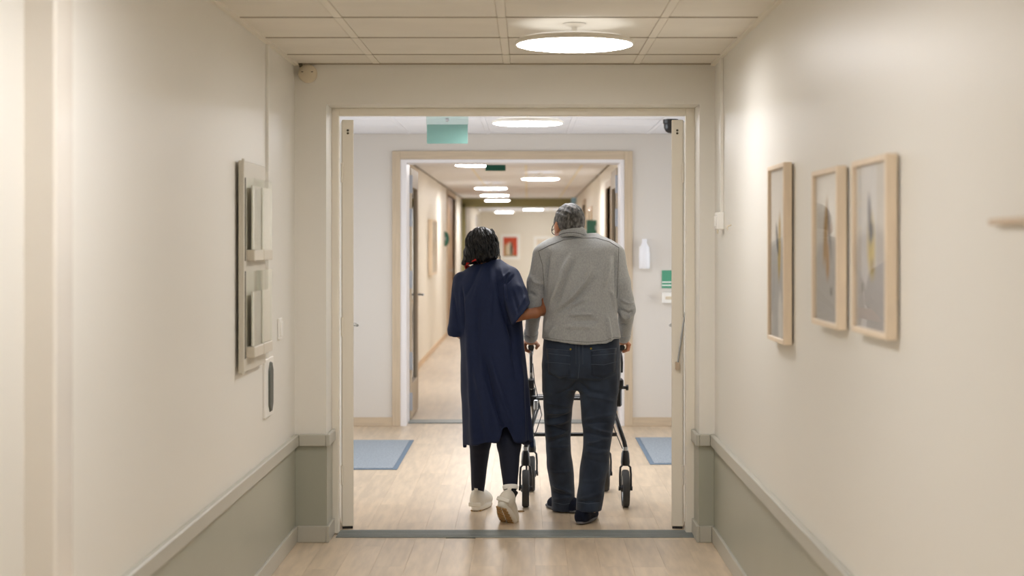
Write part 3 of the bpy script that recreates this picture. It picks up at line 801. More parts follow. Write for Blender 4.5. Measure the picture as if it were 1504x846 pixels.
        V = s.lo+s.h*(C+P/W[:, None])
        ids = np.full(cnt.shape, -1, np.int32); ids[C[:, 0], C[:, 1], C[:, 2]] = np.arange(len(C))
        Fs = []
        for ax in range(3):
            u, v = [(1, 2), (2, 0), (0, 1)][ax]
            s0 = [slice(None)]*3; s1 = [slice(None)]*3; s0[ax] = slice(0, -1); s1[ax] = slice(1, None)
            A, Bq = I[tuple(s0)], I[tuple(s1)]
            E = np.argwhere(A != Bq); E = E[(E[:, u] > 0) & (E[:, v] > 0) & (E[:, u] < N[u]-1) & (E[:, v] < N[v]-1)]
            fl = A[E[:, 0], E[:, 1], E[:, 2]]
            def cell(du, dv):
                q = E.copy(); q[:, u] -= du; q[:, v] -= dv; return ids[q[:, 0], q[:, 1], q[:, 2]]
            Q = np.stack([cell(1, 1), cell(0, 1), cell(0, 0), cell(1, 0)], 1)
            Q[~fl] = Q[~fl][:, ::-1]
            Fs.append(Q)
        Fq = np.concatenate(Fs); Fq = Fq[(Fq >= 0).all(1)]
        e = np.concatenate([Fq[:, [0, 1]], Fq[:, [1, 2]], Fq[:, [2, 3]], Fq[:, [3, 0]]])
        deg = np.bincount(e.ravel(), minlength=len(V)).astype(float)[:, None]
        for _ in range(smooth):
            for lam in (.55, -.52):
                S = np.stack([np.bincount(e[:, 0], V[e[:, 1], i], len(V))+np.bincount(e[:, 1], V[e[:, 0], i], len(V)) for i in range(3)], 1)
                V = V+lam*(S/np.maximum(deg, 1)-V)
        return V, Fq

def normals(V, Fq):
    n = np.cross(V[Fq[:, 2]]-V[Fq[:, 0]], V[Fq[:, 3]]-V[Fq[:, 1]])
    N = np.stack([sum(np.bincount(Fq[:, c], n[:, i], len(V)) for c in range(4)) for i in range(3)], 1)
    return N/np.maximum(np.linalg.norm(N, axis=1, keepdims=True), 1e-9)

def flesh(name, VF, m, parent, base):
    V, Fq = VF
    me = bpy.data.meshes.new(name); me.from_pydata((V-np.array(base)).tolist(), [], Fq.tolist())
    me.polygons.foreach_set('use_smooth', [True]*len(me.polygons)); me.materials.append(MATS[m])
    o = bpy.data.objects.new(name, me); COL.objects.link(o)
    if parent is not None:
        o.parent = parent; w = Vector((0, 0, 0)); p = parent
        while p is not None: w = w+p.location; p = p.parent
        o.location = Vector(base)-w
    else: o.location = base
    return o

def seg_dist(P, a, b):
    a, b = np.array(a), np.array(b); ba = b-a; t = np.clip(((P-a) @ ba)/max(ba @ ba, 1e-9), 0, 1)
    return np.linalg.norm(P-a-t[:, None]*ba, axis=1), t
def crease(V, N, lines, d, front=False, gain=1.35):
    """push the surface along its normal in soft ridges (+) and grooves (-) along lines given as (px,py) points"""
    disp = np.zeros(len(V)); mask = np.clip((N[:, 1] if front else -N[:, 1])*1.6, 0, 1)
    P = V[:, [0, 2]]
    for pts, w, amp in lines:
        W = [at(x, y, d) for x, y in pts]; n = len(W)
        best = np.full(len(V), 9.0); tt = np.zeros(len(V))
        for i in range(n-1):
            dd, t = seg_dist(P, (W[i].x, W[i].z), (W[i+1].x, W[i+1].z))
            u = dd < best; best[u] = dd[u]; tt[u] = (i+t[u])/(n-1)
        fade = np.clip(np.minimum(tt, 1-tt)*4+.15, 0, 1)
        disp += gain*amp*np.exp(-(best/w)**2)*fade
    return V+N*(disp*mask)[:, None]
def wobble(V, N, amp, freqs, seed=0):
    rng = np.random.RandomState(seed); d = np.zeros(len(V))
    for f, a in freqs:
        for _ in range(4):
            k = rng.normal(size=3); k = k/np.linalg.norm(k)*f; d += a*np.sin(V @ k+rng.rand()*6.28)/4
    return V+N*(d*amp)[:, None]
def ray_px(bvh, px, py):
    o = Vector((0, 0, CAMZ)); d = (at(px, py, 1.0)-o).normalized()
    return bvh.ray_cast(o, d)[:2]
def bvh_of(VF): return BVHTree.FromPolygons(VF[0].tolist(), VF[1].tolist())
def stitch(name, bvh, pts, r, m, parent, lift=.001, n=24, base=None):
    P = []
    pl = [Vector((x, y)) for x, y in pts]; seg = [(pl[i+1]-pl[i]).length for i in range(len(pl)-1)]; tot = sum(seg)
    for i in range(n+1):
        s_ = tot*i/n; k = 0
        while k < len(seg)-1 and s_ > seg[k]: s_ -= seg[k]; k += 1
        q = pl[k].lerp(pl[k+1], min(1, s_/seg[k]))
        h, nn = ray_px(bvh, q.x, q.y)
        if h is not None and (not P or (h-P[-1]).length < .12): P.append(h+nn*lift)
    if len(P) < 2: return None
    return MB().tube(P, r, 6).build(name, m, parent)
def patch(name, bvh, quad, m, parent, nx=8, ny=8, off=.003, cut=0.0):
    """cloth patch lying on a surface, corners in px: TL TR BR BL; cut pulls the bottom edge to a point"""
    q = [Vector(p) for p in quad]; V = []; ok = True
    for j in range(ny+1):
        for i in range(nx+1):
            u, v = i/nx, j/ny
            p = q[0].lerp(q[1], u).lerp(q[3].lerp(q[2], u), v); p.y += cut*v*(1-abs(2*u-1))
            h, nn = ray_px(bvh, p.x, p.y)
            if h is None: h, nn = V[-1] if V else (at(p.x, p.y, 8.5), Vector((0, -1, 0)))
            V.append((h, nn))
    top = [h+nn*off for h, nn in V]; bot = [h-nn*.004 for h, nn in V]; n = len(top); w = nx+1
    fs = []; b = MB()
    for j in range(ny):
        for i in range(nx):
            a = j*w+i; fs.append((a, a+w, a+w+1, a+1))
    rim = [i for i in range(nx+1)]+[j*w+nx for j in range(1, ny+1)]+[ny*w+i for i in range(nx-1, -1, -1)]+[j*w for j in range(ny-1, 0, -1)]
    b.add(top+bot, fs+[(rim[i], rim[(i+1) % len(rim)], rim[(i+1) % len(rim)]+n, rim[i]+n) for i in range(len(rim))], True)
    return b.build(name, m, parent)
def row(y, xl, xr, d, b): # silhouette row in px at distance d, half depth b
    c = at((xl+xr)/2, y, d); return (c.z, c.x, d, (xr-xl)/2*d/F, b)
def tf(VF, M):
    V, Fq = VF; A = np.array(M); return V @ A[:3, :3].T+A[:3, 3], Fq
A3 = lambda v: np.array((v[0], v[1], v[2]), float)

def head_into(vol, M, s=1.0, female=False):
    Rm = np.array(M.to_3x3())
    def L(x, y, z): return A3(M @ Vector((x*s, y*s, z*s)))
    vol.ell(L(0, -.012, .020), (.076*s, .096*s, .096*s), Rm, .012)          # skull
    vol.ell(L(0, .032, -.050), (.058*s, .062*s, .074*s), Rm, .025)          # face
    vol.ell(L(0, .068, -.098), (.026*s, .024*s, .02*s), Rm, .02)            # chin
    vol.cap(L(-.035, .078, .022), L(.035, .078, .022), .011*s, .011*s, .012) # brow
    vol.cap(L(0, .088, .012), L(0, .106, -.028), .009*s, .013*s, .008)       # nose
    vol.cap(L(-.012, .096, -.034), L(.012, .096, -.034), .008*s, .008*s, .006)
    for sx in (-1, 1):
        vol.ell(L(sx*.076, -.004, -.018), (.011*s, .021*s, .033*s), Rm, .006)  # ear
        vol.cap(L(sx*.045, .062, -.022), L(sx*.052, .03, -.02), .016*s, .016*s, .012)  # cheekbone
        vol.carve(vol.ell_f(L(sx*.031, .098, .002), (.017*s, .014*s, .011*s), Rm), L(sx*.031, .098, .002)-.03, L(sx*.031, .098, .002)+.03, .006)
    vol.cap(L(-.020, .087, -.066), L(.020, .087, -.066), .007*s, .007*s, .006)
    vol.cap(L(-.017, .085, -.080), L(.017, .085, -.080), .007*s, .007*s, .006)
def eyes(parent, M, s=1.0):
    for sx in (-1, 1):
        MB().lathe([(.0001, .012*s), (.007*s, .0095*s), (.0115*s, .003*s), (.0115*s, -.003*s), (.007*s, -.0095*s), (.0001, -.012*s)], 12, M @ Matrix.Translation((sx*.031*s, .079*s, .002*s))).build('eye', 'eye', parent)
        MB().lathe([(.0001, .0125*s), (.004*s, .0119*s), (.0055*s, .0108*s)], 10, M @ Matrix.Translation((sx*.031*s, .0795*s, .002*s)) @ Matrix.Rotation(R(-90), 4, 'X')).build('iris', 'iris', parent)
def grip_hand(vol, g, wrist, side, s=1.0):
    """hand closed over a bar that runs along y through g; side -1 = left hand"""
    g = A3(g); o = -1 if side < 0 else 1
    def L(x, y, z): return g+np.array((o*x, y, z))*s
    vol.ell(L(.004, -.005, .032), (.036*s, .045*s, .017*s), None, .012)
    vol.cap(wrist, L(0, -.045, .036), .025*s, .023*s, .02)
    for i, (yy, ln) in enumerate(((.034, 1.0), (.012, 1.08), (-.010, 1.0), (-.031, .82))):
        vol.chain([L(.022, yy, .034), L(.042*ln, yy+.004, .012), L(.036*ln, yy+.004, -.016), L(.010, yy+.002, -.027*ln)], [.0100*s, .0095*s, .0088*s, .0078*s], .004)
    vol.chain([L(-.022, -.030, .028), L(-.038, -.004, .010), L(-.030, .026, -.008)], [.012*s, .0105*s, .009*s], .006)

def shoe(parent, M, style, upper_m, sole_m):
    v = Vol((-.08, -.15, -.02), (.08, .20, .16), .005)
    if style == 'slipper':
        v.ell((0, -.070, .040), (.037, .046, .046), None, .02).ell((0, .02, .036), (.042, .11, .046), None, .03).ell((.003, .095, .028), (.046, .062, .034), None, .03)
        st = .018
    else:
        v.ell((0, -.072, .062), (.038, .048, .058), None, .02).ell((0, .02, .056), (.042, .105, .052), None, .03).ell((.003, .095, .040), (.047, .065, .036), None, .03)
        v.cap((0, -.052, .080), (0, -.048, .088), .032, .033, .02)
        st = .030
    v.keep(lambda X, Y, Z: (st-.004)-Z+0*X+0*Y)
    VF = v.mesh(2)
    up = flesh('shoe', tf(VF, M), upper_m, parent, M.translation)
    # sole
    outl = []
    for k in range(32):
        a = 2*math.pi*k/32; y = .033+.148*math.sin(a); t = (y+.115)/.30
        w = .038+.012*math.sin(math.pi*min(1, max(0, t))**1.4)
        outl.append((w*math.copysign(abs(math.cos(a))**.75, math.cos(a)), y))
    q = MB(); n = 32
    zs = [(0.004, .93), (0, .97) if 0 else (.006, .985), (st*.6, 1.02), (st, .985)]
    rings = [[M @ Vector((x*f, .033+(y-.033)*f, z)) for x, y in outl] for z, f in zs]
    q.add([p for r_ in rings for p in r_], [(i*n+k, i*n+(k+1) % n, (i+1)*n+(k+1) % n, (i+1)*n+k) for i in range(len(rings)-1) for k in range(n)], True)
    q.add(rings[0], [tuple(range(n-1, -1, -1))]); q.add(rings[-1], [tuple(range(n))])
    q.build('sole', sole_m, up)
    if style == 'sneaker':
        for j, y in enumerate([-.095+.030*i for i in range(9)]):
            t = (y+.115)/.30; w = .030+.012*math.sin(math.pi*t**1.2) if t > 0 else .03
            for sx in (-1, 1):
                MB().box((sx*w*.53-w*.42, y, -.001), (sx*w*.53+w*.42, y+.019, .007), .002, M).build('tread_lug', 'tread', up)
        q = MB()
        for i in range(5):
            y = .005+.018*i; z = .102-.011*i
            q.tube([M @ Vector((-.026, y, z-.008)), M @ Vector((0, y+.004, z+.006)), M @ Vector((.026, y, z-.008))], .0028, 6)
        lc = q.build('laces', 'sneaker_sole', up); lc['kind'] = 'stuff'
        MB().box((-.010, -.092, .085), (.010, -.084, .128), .002, M).build('pull_tab', 'sneaker_sole', up)
        MB().box((-.036, -.121, .030), (.036, -.112, .052), .003, M).build('heel_counter', 'sneaker_sole', up)
    return up

# ------------------------------------------------------------------ rolling walker
wk = empty('walker', (.27, 9.2, 0), 'black four-wheeled walker pushed by the man in grey shirt', 'walker')
GLx, GRx, GZ = at(780, 505, 8.95).x, at(912.5, 505, 8.95).x, .905
def wheel(x, y, label=None, rad=.105):
    M = Matrix.Translation((x, y, rad)) @ Matrix.Rotation(R(90), 4, 'Y')
    w = MB().lathe([(rad-.020, -.016), (rad-.008, -.020), (rad-.001, -.012), (rad, 0), (rad-.001, .012), (rad-.008, .020), (rad-.020, .016)], 36, M).build('wheel', 'tyre', wk)
    MB().lathe([(rad-.020, -.014), (rad-.024, -.010), (rad-.024, .010), (rad-.020, .014)], 36, M).build('rim', 'steel', w)
    MB().lathe([(.0, -.026), (.020, -.026), (.022, 0), (.020, .026), (.0, .026)], 16, M).build('hub', 'black_plastic', w)
    for k in range(5):
        a = 2*math.pi*k/5
        MB().tube([M @ Vector((.015*math.cos(a), .015*math.sin(a), 0)), M @ Vector(((rad-.022)*math.cos(a), (rad-.022)*math.sin(a), 0))], .006, 6).build('spoke', 'black_plastic', w)
    # fork
    f = MB()
    for sx in (-1, 1):
        f.tube([(x+sx*.031, y, rad-.002), (x+sx*.031, y+.004, rad+.075), (x+sx*.028, y+.010, rad*2+.012), (x+sx*.014, y+.014, rad*2+.026), (x, y+.014, rad*2+.028)], .006, 8)
        f.lathe([(0, -.006), (.013, -.006), (.013, .006), (0, .006)], 14, Matrix.Translation((x+sx*.033, y, rad)) @ Matrix.Rotation(R(90), 4, 'Y'))
    f.build('fork', 'black_tube', wk)
    MB().lathe([(.024, 0), (.026, .02), (.022, .07), (.016, .085)], 16, Matrix.Translation((x, y+.014, rad*2+.022))).build('fork_crown', 'black_tube', wk)
    MB().lathe([(.015, 0), (.015, .022)], 16, Matrix.Translation((x, y+.014, rad*2+.105))).build('silver_collar', 'steel', wk)
    return Vector((x, y+.014, rad*2+.125))
RW = wheel(at(919, 750, 8.98).x, 9.0); LW = wheel(at(772, 750, 8.98).x, 9.0)
RF = wheel(at(890, 726, 9.56).x, 9.58); LF = wheel(at(781, 724, 9.56).x, 9.58)
for (rw, fw, gx, s_) in ((RW, RF, GRx, 1), (LW, LF, GLx, -1)):
    j = Vector((gx-.004*s_, 9.22, .60))
    # rear leg curves up and inward to the joint
    MB().tube([rw, rw+Vector((-.006*s_, .004, .03)), rw+Vector((-.03*s_, .03, .10)), rw+Vector((-.062*s_, .10, .20)), Vector((rw.x-.075*s_, 9.17, .545)), j], .0125, 10).build('rear_leg', 'black_tube', wk)
    MB().tube([fw, fw+Vector((0, -.01, .05)), Vector((gx-.02*s_, 9.42, .46)), j+Vector((0, .03, 0))], .0125, 10).build('front_leg', 'black_tube', wk)
    MB().box(j+Vector((-.022, -.035, -.055)), j+Vector((.022, .035, .055)), .008).build('joint_block', 'black_plastic', wk)
    MB().tube([j+Vector((0, -.01, .03)), Vector((gx, 9.06, GZ-.12)), Vector((gx, 9.02, GZ-.03))], .010, 10).build('handle_post', 'steel', wk)
    kn = MB().tube([j+Vector((.018*s_, -.03, .055)), j+Vector((.052*s_, -.03, .055))], .009, 8)
    kn.lathe([(0, 0), (.017, 0), (.017, .014), (0, .014)], 12, Matrix.Translation(j+Vector((.045*s_, -.03, .055))) @ Matrix.Rotation(R(90), 4, 'Y')); kn.build('clamp_knob', 'black_plastic', wk)
    MB().box(Vector((gx-.018, 9.03, .66)), Vector((gx+.018, 9.15, .715)), .006).build('post_clamp', 'black_plastic', wk)
    MB().tube([(gx, 9.06, GZ-.05), (gx, 9.045, GZ-.012), (gx, 9.01, GZ), (gx, 8.87, GZ)], [.012, .016, .0175, .0165], 12).build('grip', 'black_plastic', wk)
    MB().tube([(gx, 9.03, GZ-.04), (gx, 8.95, GZ-.055), (gx, 8.89, GZ-.085), (gx, 8.90, GZ-.14)], [.008, .008, .007, .006], 8, flat=1).build('brake_lever', 'black_plastic', wk)
    MB().tube([(gx-.01*s_, 9.04, GZ-.10), (gx-.02*s_, 9.03, .70), (gx-.06*s_, 8.98, .52), (rw.x-.06*s_, 8.98, .43), (rw.x-.018*s_, 8.985, .33)], .0025, 6).build('brake_cable', 'black_plastic', wk)
MB().tube([(LW.x+.045, 9.07, .400), (RW.x-.045, 9.07, .400)], .011, 10).build('cross_bar', 'black_tube', wk)
MB().box((GLx+.03, 9.16, .585), (GRx-.03, 9.36, .602), .004).build('seat', 'black_plastic', wk)
MB().tube([(GLx+.005, 9.18, .60), (GRx-.005, 9.18, .60)], .012, 10).build('seat_bar', 'black_tube', wk)
MB().box(at(787, 590, 9.05)+Vector((-.012, -.01, -.045)), at(787, 590, 9.05)+Vector((.012, .012, .01)), .004).build('fold_clip', 'steel', wk)

# ------------------------------------------------------------------ the man
MB_ = Vector((at(850, 760, 8.6).x, 8.6, 0))
man = empty('person', MB_, 'person in grey shirt and dark jeans leaning on a black walker', 'person')
hc = at(835.5, 332, 8.72)
MH = Matrix.Translation(hc) @ Matrix.Rotation(R(21), 4, 'Z') @ Matrix.Rotation(R(4), 4, 'Y') @ Matrix.Rotation(R(-20), 4, 'X')
SL, SR = at(799, 377, 8.64), at(902, 376, 8.64)
EL, ER = at(784, 452, 8.62), at(921, 455, 8.62)
GLh, GRh = Vector((GLx, 8.93, GZ)), Vector((GRx, 8.93, GZ))
WL, WR = Vector((GLx-.004, 8.855, GZ+.045)), Vector((GRx+.004, 8.855, GZ+.045))
torso = [row(343, 828, 876, 8.69, .052), row(347, 818, 883, 8.69, .064), row(351, 806, 896, 8.68, .08), row(357, 794, 907, 8.67, .096), row(366, 787, 914, 8.655, .112),
         row(385, 788, 914, 8.63, .128), row(405, 792, 911, 8.61, .138), row(430, 797, 907, 8.60, .142), row(460, 799, 906, 8.595, .144), row(485, 797, 910, 8.59, .148), row(515, 795, 915, 8.59, .15)]
v = Vol((-.16, 8.30, .80), (.72, 9.1, 1.62), .0055)
v.loft(torso, 0, 2.25)
for S_, E_, W_ in ((SL, EL, WL), (SR, ER, WR)):
    mid = S_.lerp(E_, .5)
    ox = -.012 if S_ is SL else .002
    mid = mid+Vector((ox, -.005, 0))
    v.cap(S_, mid, .058, .052, .03); v.cap(mid, E_, .052, .047, .015); v.cap(E_, E_.lerp(W_, .9), .046, .034, .012)
hx = [(790, 497), (797, 499), (830, 503), (862, 506), (890, 504), (903, 498), (914, 499), (925, 499)]
hX = [at(p[0], p[1], 8.5).x for p in hx]; hZ = [at(p[0], p[1], 8.5).z for p in hx]
def hemf(X, Y, Z):
    hz = np.interp(X.ravel(), hX, hZ)[:, None, None]
    inb = (np.abs(Y-8.6) < .19) & (X > hX[1]-.03) & (X < hX[6]+.02)
    return np.where(inb, hz-Z, -.5)
inn, lo_, hi_ = v.loft_f(torso, 2.25, .011)
v.carve(lambda X, Y, Z: np.maximum(inn(X, Y, Z), Z-1.03), (-.1, 8.4, .8), (.7, 8.8, 1.06), .004)
v.keep(hemf)
# cuffs end before the hands
for W_, E_ in ((WL, EL), (WR, ER)):
    n_ = A3((W_-E_).normalized()); c_ = A3(E_.lerp(W_, .93)); s0 = 1
    v.keep(lambda X, Y, Z, n_=n_, c_=c_: np.where((np.abs(X-c_[0]) < .07) & (Y > 8.76), (X-c_[0])*n_[0]+(Y-c_[1])*n_[1]+(Z-c_[2])*n_[2], -.5))
V, Fq = v.mesh(2); N = normals(V, Fq)
V = crease(V, N, [([(838, 375), (826, 400), (815, 430), (806, 455)], .011, .010), ([(845, 380), (833, 402), (822, 432), (812, 458)], .010, -.007),
                  ([(868, 395), (858, 415), (840, 435), (812, 460)], .012, .010), ([(874, 402), (862, 422), (844, 442), (815, 468)], .011, -.007),
                  ([(862, 438), (840, 448), (815, 468)], .009, .007), ([(895, 425), (902, 440), (903, 455)], .008, .006),
                  ([(835, 463), (855, 461), (870, 462)], .008, .007), ([(830, 480), (850, 479), (868, 480)], .010, .005), ([(840, 471), (862, 470), (880, 471)], .008, -.005),
                  ([(890, 462), (893, 480), (897, 502)], .009, .008), ([(905, 465), (908, 480), (911, 498)], .008, .006), ([(804, 470), (800, 490)], .008, .007), ([(815, 478), (804, 495)], .008, .006),
                  ([(808, 372), (803, 390), (800, 415), (799, 440)], .009, -.012), ([(905, 372), (907, 395), (906, 430), (905, 450)], .009, -.012),
                  ([(898, 378), (893, 402), (886, 425)], .010, .005), ([(912, 440), (925, 447), (934, 446)], .007, .006), ([(910, 455), (925, 462), (933, 458)], .007, -.007), ([(912, 463), (922, 470), (929, 466)], .007, .007), ([(913, 478), (922, 480)], .006, -.005),
                  ([(778, 405), (785, 415), (795, 418)], .009, .004), ([(776, 430), (788, 436)], .009, -.005)], 8.5, gain=2.1)
N = normals(V, Fq); V = wobble(V, N, 1, [(26, .0035), (60, .0016)], 3)
shirtVF = (V, Fq)
shirt = flesh('shirt', shirtVF, 'shirt_grey', man, MB_)
sb = bvh_of(shirtVF)
stitch('yoke_seam', sb, [(791, 369), (806, 361), (828, 352.5), (850, 350), (875, 349.5), (895, 355), (909, 364)], .0022, 'shirt_seam', shirt, 0, 40)
stitch('armhole_seam', sb, [(909, 364), (908, 390), (907, 420), (906, 438)], .0016, 'shirt_seam', shirt, -.0004, 30)
stitch('armhole_seam', sb, [(791, 369), (797, 390), (799, 415), (799, 432)], .0016, 'shirt_seam', shirt, -.0004, 30)
stitch('hem_seam', sb, [(800, 496), (830, 500), (862, 502.5), (888, 501), (902, 495), (911, 496)], .0012, 'shirt_seam', shirt, 0, 40)
# collar: folded band around the neck
cc = at(841.5, 344.5, 8.69); q = MB(); n = 40; rings = []
Mc = Matrix.Translation(cc) @ Matrix.Rotation(R(4), 4, 'Y') @ Matrix.Rotation(R(-22), 4, 'X')
for (f, z) in ((1.0, -.030), (1.06, -.040), (1.14, -.040), (1.15, -.018), (1.07, .012), (1.0, .028), (.96, .030), (.93, .024), (.95, -.01)):
    rings.append([Mc @ Vector((.069*f*math.cos(2*math.pi*k/n), .066*f*math.sin(2*math.pi*k/n), z)) for k in range(n)])
q.add([p for r_ in rings for p in r_], [(i*n+k, i*n+(k+1) % n, ((i+1) % len(rings))*n+(k+1) % n, ((i+1) % len(rings))*n+k) for i in range(len(rings)) for k in range(n)], True)
q.build('collar', 'shirt_grey', shirt)
MB().tube([Mc @ Vector((.0795*math.cos(math.pi+math.pi*k/20), .0765*math.sin(math.pi+math.pi*k/20), -.020)) for k in range(21)], .0018, 6).build('collar_seam', 'shirt_seam', shirt)
for W_, E_ in ((WL, EL), (WR, ER)):
    a_, b_ = E_.lerp(W_, .74), E_.lerp(W_, .94)
    MB().tube([a_, a_.lerp(b_, .1), a_.lerp(b_, .9), b_], [.037, .0405, .039, .037], 20).build('cuff', 'shirt_grey', shirt)
    MB().lathe([(0, .004), (.006, .003), (.006, 0)], 12, Matrix.Translation(a_.lerp(b_, .5)+Vector((.030 if W_ is WR else -.030, -.028, 0))) @ Matrix.Rotation(R(90), 4, 'X')).build('cuff_button', 'white_plastic', shirt)
# jeans
hipr = [row(462, 804, 905, 8.60, .128), row(488, 801, 908, 8.60, .132), row(510, 797, 911, 8.60, .136), row(535, 795, 911, 8.60, .138), row(552, 797, 909, 8.60, .124), row(572, 806, 900, 8.60, .07)]
legl = [row(540, 806, 849, 8.61, .08), row(556, 799, 848, 8.61, .094), row(575, 797, 845, 8.63, .092), row(600, 798, 841, 8.66, .085), row(625, 800, 838, 8.70, .078), row(650, 801, 838.5, 8.73, .074), row(680, 803, 841, 8.77, .074), row(715, 808, 844, 8.82, .072), row(749, 811, 846, 8.86, .074)]
legr = [row(540, 848, 900, 8.60, .08), row(556, 849, 907, 8.60, .094), row(575, 851, 908, 8.59, .092), row(600, 853, 906, 8.58, .085), row(630, 856, 901, 8.56, .080), row(655, 856, 896, 8.53, .076), row(690, 852, 893, 8.51, .074), row(720, 848, 888, 8.49, .072), row(750, 845, 883, 8.48, .074)]
v = Vol((-.0, 8.36, 0), (.60, 9.05, 1.03), .0055)
v.loft(legl, 0, 2.1).loft(legr, .006, 2.1).loft(hipr, .035, 2.2)
V, Fq = v.mesh(2); N = normals(V, Fq)
lines = [([(848, 556), (838, 572), (815, 580)], .010, -.008), ([(848, 558), (865, 574), (892, 578)], .010, -.008), ([(812, 545), (830, 552), (845, 553)], .010, .006), ([(853, 553), (880, 554), (905, 546)], .010, .006)]
rg = random.Random(5)
for (yy, l, r_, am) in ((606, 801, 838, .006), (614, 803, 836, -.006), (622, 800, 836, .007), (632, 802, 838, -.006), (641, 801, 837, .006), (650, 803, 838, -.005), (662, 804, 840, .004), (700, 806, 842, .003), (728, 812, 842, .006), (735, 812, 842, -.005), (742, 812, 845, .005),
                    (612, 858, 902, .006), (620, 858, 900, -.006), (629, 858, 900, .007), (637, 857, 898, -.007), (645, 857, 896, .007), (653, 857, 896, -.006), (661, 856, 894, .006), (672, 855, 892, -.004), (700, 852, 888, .003), (724, 848, 886, .006), (732, 848, 884, -.005), (585, 856, 905, .004), (595, 800, 840, .004)):
    s_ = rg.uniform(-7, 7); lines.append(([(l, yy+s_), ((l+r_)/2, yy+rg.uniform(-2, 2)), (r_, yy-s_)], .0085, am*1.25))
V = crease(V, N, lines, 8.55)
N = normals(V, Fq); V = wobble(V, N, 1, [(28, .0035), (70, .0018)], 9)
jVF = (V, Fq)
jeans = flesh('jeans', jVF, 'denim', man, MB_)
jb = bvh_of(jVF)
for quad in (((803, 512), (838, 515), (838, 552), (806, 549)), ((868, 515), (905, 511), (903, 547), (869, 552))):
    pk = patch('back_pocket', jb, quad, 'denim', jeans, cut=5, off=.0035)
    (a, b, c, d_) = quad
    stitch('pocket_stitch', jb, [a, b], .0014, 'denim_seam', jeans, .0045); stitch('pocket_stitch', jb, [(a[0]+1, a[1]+7), (b[0], b[1]+8)], .0012, 'denim_seam', jeans, .0045)
    stitch('pocket_stitch', jb, [(a[0], a[1]+20), ((a[0]+b[0])/2, a[1]+21), (b[0], b[1]+20)], .0012, 'denim_seam', jeans, .0045)
for (x, y) in ((838, 513), (868, 512)):
    h_, n_ = ray_px(jb, x, y); MB().lathe([(0, .004), (.005, .003), (.0055, 0)], 10, Matrix.Translation(h_) @ Matrix.Rotation(R(90), 4, 'X')).build('rivet', 'brass', jeans)
for x in (846, 850.5, 856): stitch('centre_seam', jb, [(x, 506), (x, 535)], .0010, 'denim_seam', jeans, .0005)
stitch('seat_seam', jb, [(851, 535), (849, 556)], .0013, 'denim_seam', jeans, .0003)
for pts in ([(908, 520), (905, 600), (899, 640), (891, 690), (882, 740)], [(798, 530), (801, 610), (805, 690), (813, 740)]): stitch('side_seam', jb, pts, .0010, 'denim_seam', jeans, 0, 60)
stitch('hem_stitch', jb, [(847, 737), (864, 740), (881, 738)], .0010, 'denim_seam', jeans, 0); stitch('hem_stitch', jb, [(813, 738), (828, 741), (844, 738)], .0010, 'denim_seam', jeans, 0)
# slippers
shoe(man, Matrix.Translation((at(831, 755, 8.80).x, 8.875, 0)) @ Matrix.Rotation(R(33), 4, 'Z'), 'slipper', 'slipper', 'slipper_sole')
shoe(man, Matrix.Translation((at(860, 772, 8.45).x, 8.525, 0)) @ Matrix.Rotation(R(-16), 4, 'Z'), 'slipper', 'slipper', 'slipper_sole')
# body
v = Vol((-.12, 8.40, .02), (.68, 9.08, 1.70), .0055)
head_into(v, MH)
nb = at(849, 352, 8.685)
v.cap(A3(MH @ Vector((0, -.022, -.045))), A3(nb+Vector((-.01, .01, 0))), .048, .048, .02)
v.loft(torso[2:9], .03, 2.2, .034); v.loft(hipr[1:], .02, 2.2, .034)
for lg in (legl, legr):
    rr = sorted(lg); v.chain([(r_[1], r_[2], r_[0]) for r_ in rr[::-1]][:-1], [max(.026, min(r_[3], r_[4])-.032) for r_ in rr[::-1]][:-1], .02)
v.cap((legl[-1][1], 8.87, .10), (legl[-1][1]-.03, 8.95, .045), .034, .026, .02); v.cap((legr[-1][1], 8.50, .10), (legr[-1][1]+.02, 8.58, .045), .034, .026, .02)
for S_, E_, W_ in ((SL, EL, WL), (SR, ER, WR)): v.cap(A3(S_), A3(E_), .036, .027, .02); v.cap(A3(E_), A3(W_), .027, .024, .01)
grip_hand(v, GLh, A3(WL), -1); grip_hand(v, GRh, A3(WR), 1)
flesh('body', v.mesh(1), 'skin_m', man, MB_)
eyes(man, MH)
# short grey hair
v = Vol((-.12, -.14, -.10), (.12, .14, .16), .005)
v.ell((0, -.012, .022), (.082, .102, .101), None, 0)
def hairline(X, Y, Z):   # keep crown, sides above the ears and the nape
    face = (Y-.052)*.9+(.055-Z)*.25
    low = (-.044-Z)+np.clip(Y+.03, 0, 1)*.95
    return np.maximum(face, low)
v.keep(hairline)
for sx in (-1, 1): v.carve(v.ell_f((sx*.082, .0, -.020), (.022, .024, .036)), (sx*.082-.05, -.06, -.09), (sx*.082+.05, .06, .05), .006)
VF = v.mesh(2); N = normals(*VF); V = wobble(VF[0], N, 1, [(90, .0022), (220, .0022), (420, .0016)], 4)
flesh('hair', tf((V, VF[1]), MH), 'hair_grey', man, hc)
g = MB()
for sx in (-1, 1):
    g.tube([MH @ Vector((sx*.074, -.03, -.008)), MH @ Vector((sx*.080, .0, .014)), MH @ Vector((sx*.072, .06, .012)), MH @ Vector((sx*.059, .102, .008))], .0028, 6)
    ring = [MH @ Vector((sx*.033+.026*math.cos(2*math.pi*k/20), .102, .0+.019*math.sin(2*math.pi*k/20))) for k in range(21)]
    g.tube(ring, .002, 6, False)
g.tube([MH @ Vector((-.008, .104, .004)), MH @ Vector((.008, .104, .004))], .002, 6)
g.build('glasses', 'glasses_metal', man)

